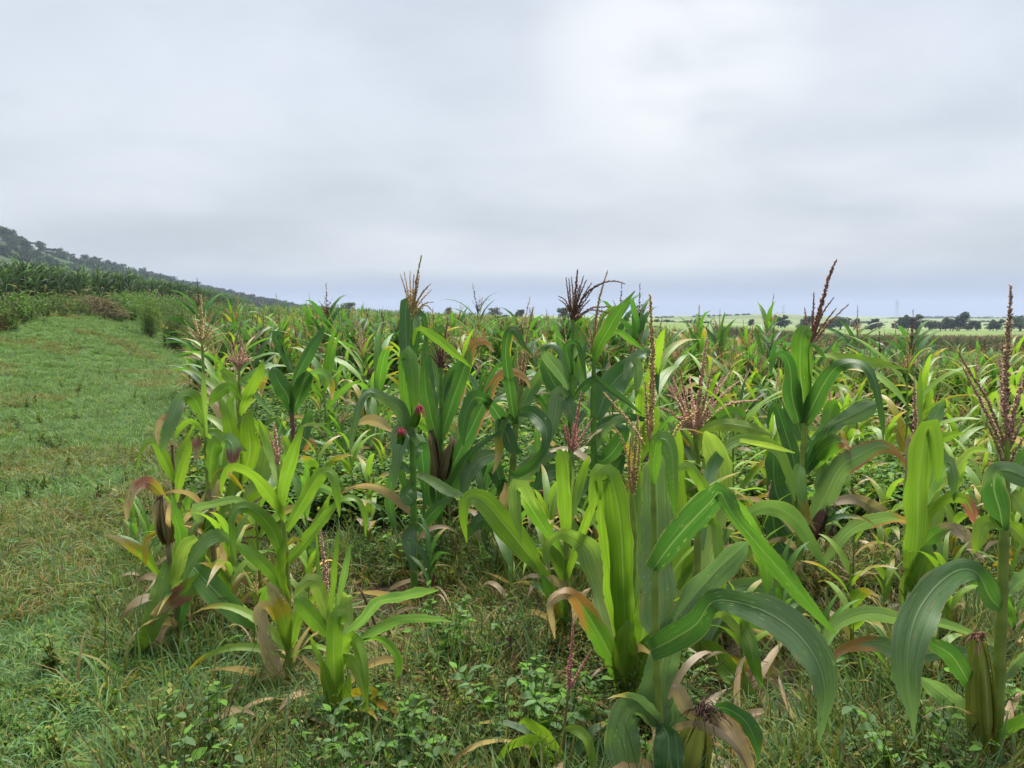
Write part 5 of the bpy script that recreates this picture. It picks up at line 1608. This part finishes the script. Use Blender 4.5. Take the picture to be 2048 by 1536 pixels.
def tree_proto(seed, kind, label):
    """tree of unit-ish size in metres: trunk with limbs, and a crown of leaf sprays"""
    rs = np.random.RandomState(seed)
    W, C = Geo(), Geo()
    bark = np.array([0.09, 0.075, 0.06]); leaf = np.array([0.042, 0.070, 0.032])
    ends = []
    if kind == 'umbrella':                      # flat-topped acacia
        tube(W, np.array([[0, 0, -1.5], [0.1, 0, 0.8], [0.0, 0.1, 1.9]]), [0.22, 0.18, 0.14], bark, 6)
        for i in range(9):
            a = i * 2.4; l = rs.uniform(1.4, 2.9)
            p = np.array([math.cos(a) * l, math.sin(a) * l, 3.4 + rs.uniform(-0.4, 0.4)])
            tube(W, np.array([[0, 0.1, 1.7], p * [0.5, 0.5, 0.8], p]), [0.11, 0.07, 0.03], bark, 5); ends.append((p, (1.35, 1.35, 0.5)))
        n = 95
    elif kind == 'round':
        tube(W, np.array([[0, 0, -1.5], [0, 0.1, 1.0], [0.1, 0, 2.2]]), [0.3, 0.24, 0.18], bark, 6)
        for i in range(14):
            a = i * 2.4; l = rs.uniform(0.3, 2.3); z = rs.uniform(1.6, 4.6)
            p = np.array([math.cos(a) * l, math.sin(a) * l, z]) * [1, 1, 1]
            tube(W, np.array([[0, 0, 1.4], p * 0.6 + [0, 0, 0.5], p]), [0.12, 0.07, 0.03], bark, 5); ends.append((p, (1.2, 1.2, 0.9)))
        n = 90
    elif kind == 'plume':                       # casuarina-like, feathery and swept to one side
        for j in range(rs.randint(2, 4)):
            lean = np.array([rs.uniform(0.0, 0.30), rs.uniform(-0.1, 0.1)]); hh = rs.uniform(4.6, 7.2)
            o = np.array([rs.uniform(-1.0, 1.0), rs.uniform(-0.5, 0.5)]) * j
            z = np.linspace(-1.5, hh, 6); zz = np.maximum(z, 0)
            P = np.stack([o[0] + lean[0] * zz, o[1] + lean[1] * zz, z], 1)
            tube(W, P, np.linspace(0.2, 0.03, 6), bark, 5)
            for i in range(17):
                f = rs.uniform(0.12, 1.0); a = rs.uniform(0, 6.28); l = (1.30 - f) * rs.uniform(1.0, 2.7)
                b = np.array([o[0] + lean[0] * f * hh, o[1] + lean[1] * f * hh, f * hh])
                p = b + np.array([math.cos(a) * l + 0.25, math.sin(a) * l, l * 0.45])
                tube(W, np.array([b, (b + p) / 2, p]), [0.05, 0.035, 0.015], bark, 4); ends.append(((b + p) / 2 + [0, 0, 0.1], (0.5 + 0.38 * l, 0.7, 0.85)))
        n = 80
    else:                                       # scrub bush
        for i in range(7):
            a = i * 2.4; l = rs.uniform(0.2, 1.2); p = np.array([math.cos(a) * l, math.sin(a) * l, rs.uniform(0.5, 1.5)])
            tube(W, np.array([[0, 0, -0.6], p * 0.5, p]), [0.08, 0.05, 0.02], bark, 4); ends.append((p, (0.9, 0.9, 0.7)))
        n = 70
    for p, r in ends:
        q = p + blob(rs, n, r)
        c = leaf * rs.uniform(0.65, 1.45) * rs.uniform(0.75, 1.3, (n, 1)) * np.array([rs.uniform(0.85, 1.3), 1.0, rs.uniform(0.8, 1.15)])
        leaf_cloud(C, q, 0.26 if kind != 'scrub' else 0.17, c, seed + len(C.V))
    root = thing('tree', label, 'tree')
    link('trunk', W.mesh('trunk', M_BARK), root)
    link('crown', C.mesh('crown', M_TREE, smooth=False), root)
    return root


TREES = {}
def put_tree(kind, variant, x, y, z, sc, rz, label, group, name='tree'):
    key = (kind, variant)
    if key not in TREES:
        r = TREES[key] = tree_proto({'umbrella': 10, 'round': 20, 'plume': 30, 'scrub': 40}[kind] + variant, kind, label)
    else:
        r = copy_tree(TREES[key])
    r.location = (x, y, z); r.scale = sc if isinstance(sc, tuple) else (sc,) * 3; r.rotation_euler = (0, 0, rz)
    r.name = name
    return tag(r, label, 'tree', group)


# tree line: px, row of the top, row of the foot, distance, kind, label
LINE = [(697, 606, 622, 190, 'round', 'lone round dark tree on the left-centre horizon'), (895, 617, 637, 250, 'plume', 'slim pointed tree just right of the folded upright leaf'), (940, 626, 640, 260, 'plume', 'tiny tree between the slim pointed tree and the round one'),
        (988, 617, 638, 220, 'round', 'round dark tree on the horizon between the two central tassels'), (1034, 621, 642, 240, 'plume', 'narrow pointed tree right of the round horizon tree'), (1127, 617, 646, 200, 'round', 'broad dark tree behind the leaning brown tassel'),
        (1250, 632, 655, 230, 'plume', 'leaning feathery tree behind the long pointed leaf'), (1290, 638, 656, 230, 'round', 'low dark tree left of the tall tan spike'), (1313, 641, 655, 260, 'plume', 'small tree touching the tall tan spike'),
        (1335, 646, 656, 260, 'round', 'small round bush tree right of the tan spike'), (1372, 645, 658, 260, 'plume', 'first of the three little trees left of the pink tassels'), (1380, 647, 658, 262, 'plume', 'middle of the three little trees left of the pink tassels'), (1390, 637, 658, 260, 'plume', 'tallest of the three little trees left of the pink tassels'),
        (1500, 640, 660, 250, 'plume', 'tree half hidden by pink tassels in the tree line'), (1556, 634, 663, 240, 'plume', 'pointed tree right of the pale tassel in the tree line'), (1570, 641, 663, 240, 'round', 'rounded tree beside the pointed tree in the tree line'),
        (1606, 635, 663, 240, 'plume', 'feathery tree just left of the rust red tassel'), (1660, 640, 664, 240, 'plume', 'tree seen between branches of the rust red tassel'), (1680, 635, 664, 235, 'round', 'full dark tree just right of the rust red tassel'), (1708, 642, 664, 240, 'plume', 'tree behind the straw tassel right of the rust red one'),
        (1742, 640, 665, 235, 'plume', 'open feathery tree left of the big double tree'), (1800, 637, 666, 230, 'plume', 'left stem of the big double tree in the tree line'), (1816, 634, 666, 230, 'plume', 'right stem of the big double tree in the tree line'), (1832, 647, 664, 230, 'plume', 'small ragged tree right of the big double tree'),
        (1858, 641, 667, 225, 'round', 'pale broad tree in the middle of the right tree line'), (1880, 645, 667, 228, 'round', 'pale lower tree touching the broad one'), (1900, 638, 666, 225, 'plume', 'dark feathery tree right of the broad pale tree'), (1917, 633, 666, 225, 'plume', 'tallest dark feathery tree left of the mauve tassel'),
        (1936, 644, 664, 235, 'plume', 'slender small tree, first of a pair left of the mauve tassel'), (1953, 645, 664, 235, 'plume', 'slender small tree, second of a pair left of the mauve tassel'), (1986, 642, 665, 225, 'plume', 'windswept tree touching the mauve tassel'), (2040, 634, 666, 220, 'round', 'big dark tree at the right picture edge')]
for i, (px, ty, by, d, kind, lab) in enumerate(LINE):
    foot = unproj(px, by, d); top = unproj(px, ty, d)
    hgt = {'round': 5.4, 'plume': 6.6}[kind]
    z = float(H(foot[0], foot[1]))
    s = max((top[2] - z), 1.0) / hgt * 1.12
    wfac = {988: 1.45, 697: 1.5, 1127: 1.3}.get(px, 1.5)
    put_tree(kind, i % 4, foot[0], d, z, (s * wfac, s * wfac, s), (i * 0.9 if kind == 'round' else (i % 3 - 1) * 0.4), lab, 'trees of the far tree line')

# lower trees that close the gaps of the tree line
_rs = np.random.RandomState(70); GAP = []
for i in range(24):
    px = 1230 + 830 * (i + _rs.uniform(0.1, 0.9)) / 24; d = _rs.uniform(236, 275)
    foot = unproj(px, 660, d); z = float(H(foot[0], d)); kind = 'round' if i % 2 else 'plume'
    s = (unproj(px, _rs.uniform(645, 652), d)[2] - z) / {'round': 5.4, 'plume': 6.6}[kind]
    GAP.append((px, put_tree(kind, i % 4, foot[0], d, z, (s * 1.7, s * 1.7, s), i * 1.3, 'low %s tree filling the far tree line' % ('rounded' if i % 2 else 'ragged'), 'low trees of the far tree line')))
tell_apart(GAP)

# trees on the left hillside
HILL = [(8, 458), (20, 456), (34, 459), (48, 462), (70, 468), (92, 478), (112, 484), (128, 492), (178, 500), (200, 508), (225, 518), (290, 535), (302, 538), (325, 546), (340, 549), (372, 560), (400, 568), (430, 572), (440, 573), (462, 582), (500, 594), (520, 597), (545, 603),
        (14, 482), (30, 492), (52, 500), (100, 520), (140, 512), (82, 500), (215, 548), (165, 530), (240, 548), (330, 565), (250, 530), (60, 478), (10, 505), (350, 572), (280, 556), (190, 526), (410, 582)]
_rs = np.random.RandomState(77); HT = []
for i, (px, ty) in enumerate(HILL):
    a = (px - 1024.0) / FPX; b = (768.0 - ty - 7) / FPX
    d = np.array([a, CP + b * SP, -SP + b * CP]); p = None
    ridge = i < 23
    for s in np.geomspace(120, 1150, 900):          # first meeting with the hillside
        q = np.array([0, 0, EYE]) + d * s
        if q[2] <= hill_z(q[0], q[1]) and q[0] < -95:
            p = q; break
    if p is None:
        yy = -250.0 / a
        p = np.array([-250.0, yy, hill_z(-250.0, yy)])
    kind = 'umbrella' if px in (70, 302, 430, 440, 200, 325, 500) else ('round' if i % 3 else 'umbrella')
    sc = (0.95 if ridge else 0.85) * _rs.uniform(0.8, 1.25) * (1.25 if px < 60 else 1.0)
    row = 'along the hill crest' if ridge else 'on the hill slope below the crest'
    o = put_tree(kind, i % 3, p[0], p[1], float(hill_z(p[0], p[1])) - 0.2, sc, i * 1.7, '%s %s' % ('flat-topped tree' if kind == 'umbrella' else 'rounded dark tree', row), 'trees on the left hillside')
    HT.append((px, o))
tell_apart(HT)

# scrub of the hillside and the far wood read as masses
SCRUB = []
for v in range(3):
    G = Geo(); rs = np.random.RandomState(60 + v)
    for i in range(7):
        p = np.array([rs.uniform(-1.3, 1.3), rs.uniform(-1.3, 1.3), rs.uniform(0.3, 1.3)]); n = 40
        leaf_cloud(G, p + blob(rs, n, (0.9, 0.9, 0.7)), 0.24, np.array([0.032, 0.056, 0.022]) * rs.uniform(0.7, 1.4) * rs.uniform(0.8, 1.2, (n, 1)), 60 + v + i)
    SCRUB.append(G.mesh('clump', M_TREE, smooth=False))
rs = np.random.RandomState(61)
sx = rs.uniform(-262, -95, 2600); sy = rs.uniform(120, 1000, 2600)
k = (noise2(sx, sy, 0.06, 1.0) + 0.35 * rs.rand(2600) > 0.62) & (sy < 880)
sx, sy = sx[k], sy[k]
scatter('hill_scrub', np.stack([sx, sy, hill_z(sx, sy) - 0.2], 1), rs.uniform(0, 6.28, len(sx)), rs.uniform(0.8, 2.2, len(sx)), rs.randint(0, 3, len(sx)), SCRUB, 'dark scrub dotted over the left hillside', 'scrub')
fx = rs.uniform(0.34, 0.80, 420); fy = rs.uniform(1080, 1250, 420)
fz = EYE + (630 - np.interp(1024 + fx * FPX, [1540, 1780, 1850, 1990, 2048, 2300], [648, 640, 637, 638, 639, 636])) / FPX * fy - 4.0
scatter('far_woodland', np.stack([fx * fy, fy, fz], 1), rs.uniform(0, 6.28, 420), rs.uniform(2.2, 4.4, 420), rs.randint(0, 3, 420), SCRUB, 'low blue-grey wood along the far right horizon', 'woodland')
# hedgerows between the pale fields
HP = []
for a0, r0, a1, r1, m in ((1190, 640, 1345, 635, 60), (1385, 634, 1500, 630, 40), (1600, 655, 1720, 651, 40), (1690, 647, 1850, 645, 50), (1850, 655, 2060, 650, 60), (1300, 652, 1420, 650, 40), (1880, 644, 2060, 645, 50)):
    for t in rs.rand(m):
        pxx = a0 + (a1 - a0) * t; row = r0 + (r1 - r0) * t + rs.uniform(-0.4, 0.4)
        for yy in np.geomspace(296, 805, 160):
            q = unproj(pxx, row, yy)
            if q[2] <= pale_z(q[0], yy):
                break
        HP.append((q[0], yy, pale_z(q[0], yy) - 0.3))
scatter('hedgerow', np.array(HP), rs.uniform(0, 6.28, len(HP)), rs.uniform(0.45, 1.0, len(HP)), rs.randint(0, 3, len(HP)), SCRUB, 'thin dark hedgerows dividing the pale fields', 'hedgerow')
# the low rise the far wood stands on
_a = np.linspace(0.20, 1.1, 60); _r = np.linspace(1000, 1400, 8)
_A, _R = np.meshgrid(_a, _r, indexing='ij')
_Z = EYE + (630 - np.interp(1024 + _A * FPX, [1540, 1780, 1850, 1990, 2048, 2300], [650, 641, 638, 639, 640, 637])) / FPX * _R - 3.0 - (_R > 1300) * 12.0 - (_R < 1050) * 12.0
_o = grid_sheet('far_rise', _A * _R, _R, _Z, np.repeat(np.array([[[0.08, 0.11, 0.05]]]), 60, 0).repeat(8, 1), M_GROUND)
tag(_o, 'low rise under the far wood on the right horizon', 'hill', kind='structure')


# ------------------------------------------------------------------ power pylon, faint on the right
def pylon(px, ty, by, d, label):
    foot = unproj(px, by, d); top = unproj(px, ty, d)[2]; z0 = foot[2] - 1.5; h = top - z0
    root = thing('pylon', label, 'pylon', (foot[0], d, z0), 'pylons on the far horizon')
    st = np.array([0.22, 0.23, 0.24]); G = Geo()
    wb, wt = h * 0.085, h * 0.018
    lv = np.linspace(0, 1, 9)
    for sx, sy in ((1, 1), (1, -1), (-1, 1), (-1, -1)):
        tube(G, np.array([[sx * (wb + (wt - wb) * t), sy * (wb + (wt - wb) * t), h * t] for t in lv]), 0.08, st, 4)
    for a, b in zip(lv[:-1], lv[1:]):
        ra, rb = wb + (wt - wb) * a, wb + (wt - wb) * b
        for s in (1, -1):
            for u, v in ((-1, 1), (1, -1)):
                tube(G, np.array([[u * ra, s * ra, h * a], [v * rb, s * rb, h * b]]), 0.035, st, 3)
                tube(G, np.array([[s * ra, u * ra, h * a], [s * rb, v * rb, h * b]]), 0.035, st, 3)
    link('tower_frame', G.mesh('tower_frame', M_STEEL), root)
    for t in (0.70, 0.82, 0.94):
        G = Geo(); w_ = h * 0.14
        tube(G, np.array([[-w_, 0, h * t], [0, 0, h * (t + 0.025)], [w_, 0, h * t]]), 0.14, st, 4)
        tube(G, np.array([[-w_, 0, h * t], [0, 0, h * t], [w_, 0, h * t]]), 0.12, st, 4)
        link('cross_arm', G.mesh('cross_arm', M_STEEL), root)


pylon(1793, 600, 640, 1100, 'faint steel lattice pylon above the far wood on the right')
pylon(1566, 610, 640, 1300, 'fainter lattice pylon behind the crest of the pale field')


# ------------------------------------------------------------------ bushes, brush heap and flowers on the bank
def bush(px, by, ty, wpx, cols, seed, label, fine=True, cat='bush', d=None):
    hit = ground_hit(px, by) if d is None else unproj(px, by, d)
    y = hit[1]; z = float(H(hit[0], y)); h = unproj(px, ty, y)[2] - z; w_ = wpx * y / FPX
    root = thing('bush', label, cat, (hit[0], y, z), 'bushes on the bank')
    rs = np.random.RandomState(seed); S, C = Geo(), Geo()
    cols = np.array(cols)
    for i in range(int(14 + 16 * w_)):
        a = rs.uniform(0, 6.28); r = w_ * 0.5 * math.sqrt(rs.rand()); l = h * rs.uniform(0.55, 1.0) * (1 - 0.35 * (r / (w_ * 0.5)) ** 2)
        t = np.linspace(0, 1, 6)
        P = np.stack([math.cos(a) * r * (0.5 + 0.5 * t), math.sin(a) * r * (0.5 + 0.5 * t), -0.05 + l * t], 1)
        tube(S, P, np.linspace(0.012, 0.003, 6), np.array([0.10, 0.09, 0.05]), 4)
        n = 80
        tt = rs.uniform(0.10, 1.02, n)
        B = np.stack([np.interp(tt, t, P[:, k]) for k in range(3)], 1) + rs.normal(size=(n, 3)) * [0.16, 0.16, 0.06] * (0.4 + tt[:, None])
        dr = norm(rs.normal(size=(n, 3)) + [0, 0, 0.9])
        c = cols[rs.randint(0, len(cols), n)] * rs.uniform(0.7, 1.3, (n, 1))
        leaves(C, B, dr, rs.normal(size=(n, 3)), rs.uniform(0.6, 1.3, n) * (0.13 if fine else 0.11), 0.022 if fine else 0.06, c)
    link('stem', S.mesh('stem', M_BARK), root)
    link('foliage', C.mesh('foliage', M_WEED, smooth=False), root)
    return root


FEATHER = [(0.14, 0.23, 0.055), (0.16, 0.25, 0.06), (0.10, 0.18, 0.045)]
bush(450, 680, 590, 95, FEATHER, 1, 'large feathery light green bush where the bank meets the maize field', d=28)
bush(496, 672, 610, 60, FEATHER, 2, 'smaller feathery green bush at the tail end of the bank', d=33)
bush(400, 672, 600, 50, [(0.13, 0.16, 0.05), (0.19, 0.15, 0.07)], 3, 'olive brown bush left of the large feathery one', d=25)
bush(350, 668, 590, 46, [(0.11, 0.19, 0.055), (0.14, 0.19, 0.06)], 4, 'thin green bush in the middle of the bank', d=26)
bush(297, 660, 570, 26, FEATHER, 5, 'tall wispy green bush rising above the bank', d=28)

hit = unproj(185, 640, 29.5)
root = tag(thing('brush_heap', 'low heap of dry brown brush in front of the tall maize', 'heap', (hit[0], hit[1], float(H(hit[0], hit[1])))))
rs = np.random.RandomState(90)
wy = hit[1]; hw_ = 62 * wy / FPX; hh = 36 * wy / FPX
G = Geo()
for i in range(900):
    a = rs.uniform(0, 6.28); r = math.sqrt(rs.rand()); p = np.array([math.cos(a) * r * hw_, math.sin(a) * r * hw_ * 0.6, hh * (1 - r ** 2) * rs.uniform(0.5, 1.0)])
    d = norm(rs.normal(size=3) * [1, 1, 0.35]) * rs.uniform(0.15, 0.5)
    c = np.array([0.32, 0.26, 0.15]) * rs.uniform(0.4, 1.4) if rs.rand() < 0.55 else np.array([0.12, 0.17, 0.05])
    tube(G, np.array([p - d, p + [0, 0, 0.04], p + d]), [0.008, 0.01, 0.004], c, 3)
link('brushwood', G.mesh('brushwood', M_DRY), root)
G = Geo(); n = 2600
a = rs.uniform(0, 6.28, n); r = np.sqrt(rs.rand(n))
B = np.stack([np.cos(a) * r * hw_, np.sin(a) * r * hw_ * 0.6, hh * (1 - r ** 2) * rs.uniform(0.6, 1.02, n)], 1)
leaves(G, B, rs.normal(size=(n, 3)), rs.normal(size=(n, 3)), rs.uniform(0.08, 0.22, n), 0.03, np.array([0.30, 0.22, 0.13]) * rs.uniform(0.5, 1.4, (n, 1)))
link('dead_leaves', G.mesh('dead_leaves', M_DRY, smooth=False), root)


def flower(px, by, ty, col, n, size, label, seed, stems=4, d=None):
    hit = ground_hit(px, by)
    y = hit[1]; z = float(H(hit[0], y)); h = unproj(px, ty, y)[2] - z
    root = thing('flower', label, 'flower', (hit[0], y, z))
    rs = np.random.RandomState(seed); S, C = Geo(), Geo()
    for i in range(stems):
        e = np.array([rs.normal() * size * 1.5, rs.normal() * size * 1.5, h * rs.uniform(0.85, 1.0)])
        tube(S, np.array([[0, 0, -0.02], e * [0.3, 0.3, 0.5], e]), [0.003, 0.002, 0.0015], (0.07, 0.11, 0.03), 4)
        m = 8
        leaves(S, np.repeat((e * [0.3, 0.3, 0.5])[None], m, 0) * rs.uniform(0.3, 1.5, (m, 1)), rs.normal(size=(m, 3)), rs.normal(size=(m, 3)) + [0, 0, 1], size * 1.6, size * 0.8, (0.06, 0.12, 0.03))
        k = n // stems
        leaves(C, e + rs.normal(size=(k, 3)) * size * 0.35, norm(rs.normal(size=(k, 3)) + [0, 0, 0.6]), rs.normal(size=(k, 3)), size * rs.uniform(0.6, 1.2, k), size * 0.5, np.array(col) * rs.uniform(0.7, 1.3, (k, 1)))
    link('stem', S.mesh('stem', M_WEED, smooth=False), root)
    link('petals', C.mesh('petals', M_PETAL, smooth=False), root)


flower(990, 1335, 1282, (0.26, 0.02, 0.48), 110, 0.024, 'small bright purple flower head in the bare weedy patch', 1, 3)
flower(330, 700, 650, (0.50, 0.42, 0.03), 26, 0.05, 'yellow flowering weed at the end of the grass slope', 2, 6)
flower(1972, 1180, 1132, (0.62, 0.48, 0.03), 24, 0.05, 'pair of yellow leaves beside the thick right-hand stalk', 3, 2)
flower(655, 1440, 1385, (0.05, 0.03, 0.22), 24, 0.009, 'tiny dark blue flowers at the foot of the short lime plant', 4, 4)

# dry drooping stalk beside the short lime plant
hit = ground_hit(772, 1330)
G = Geo(); Y = hit[1]
tube(G, np.array([unproj(a, b, Y) for a, b in ((775, 1325), (758, 1270), (738, 1215), (727, 1190), (718, 1175), (708, 1178))]), [0.0055, 0.006, 0.007, 0.006, 0.0035, 0.0015], np.array([0.13, 0.09, 0.05]), 6)
base = np.array([hit[0], Y, float(H(hit[0], Y))])
root = tag(thing('dry_stalk', 'bare brown drooping stalk right of the short lime plant', 'stalk', base))
link('stem', G.mesh('stem', M_DRY, base), root)
# ------------------------------------------------------------------ air
def build_haze(density=0.00034):
    s, zb, zt = 4200.0, -40.0, 75.0
    V = [(a * s, b * s, c) for a in (-1, 1) for b in (-1, 1) for c in (zb, zt)]
    F = [(0, 1, 3, 2), (4, 6, 7, 5), (0, 4, 5, 1), (2, 3, 7, 6), (0, 2, 6, 4), (1, 5, 7, 3)]
    me = new_mesh('haze', np.array(V), F, smooth=False)
    m = bpy.data.materials.new('haze_air'); m.use_nodes = True
    g = NT(m.node_tree)
    v = g.node('ShaderNodeVolumePrincipled', {'Color': (0.60, 0.71, 0.90, 1), 'Density': density, 'Anisotropy': 0.0})
    g.node('ShaderNodeOutputMaterial', {'Volume': v.outputs[0]})
    me.materials.append(m)
    tag(link('haze', me), 'thin blue-grey haze filling the air over the fields', 'haze', kind='stuff')


build_haze()
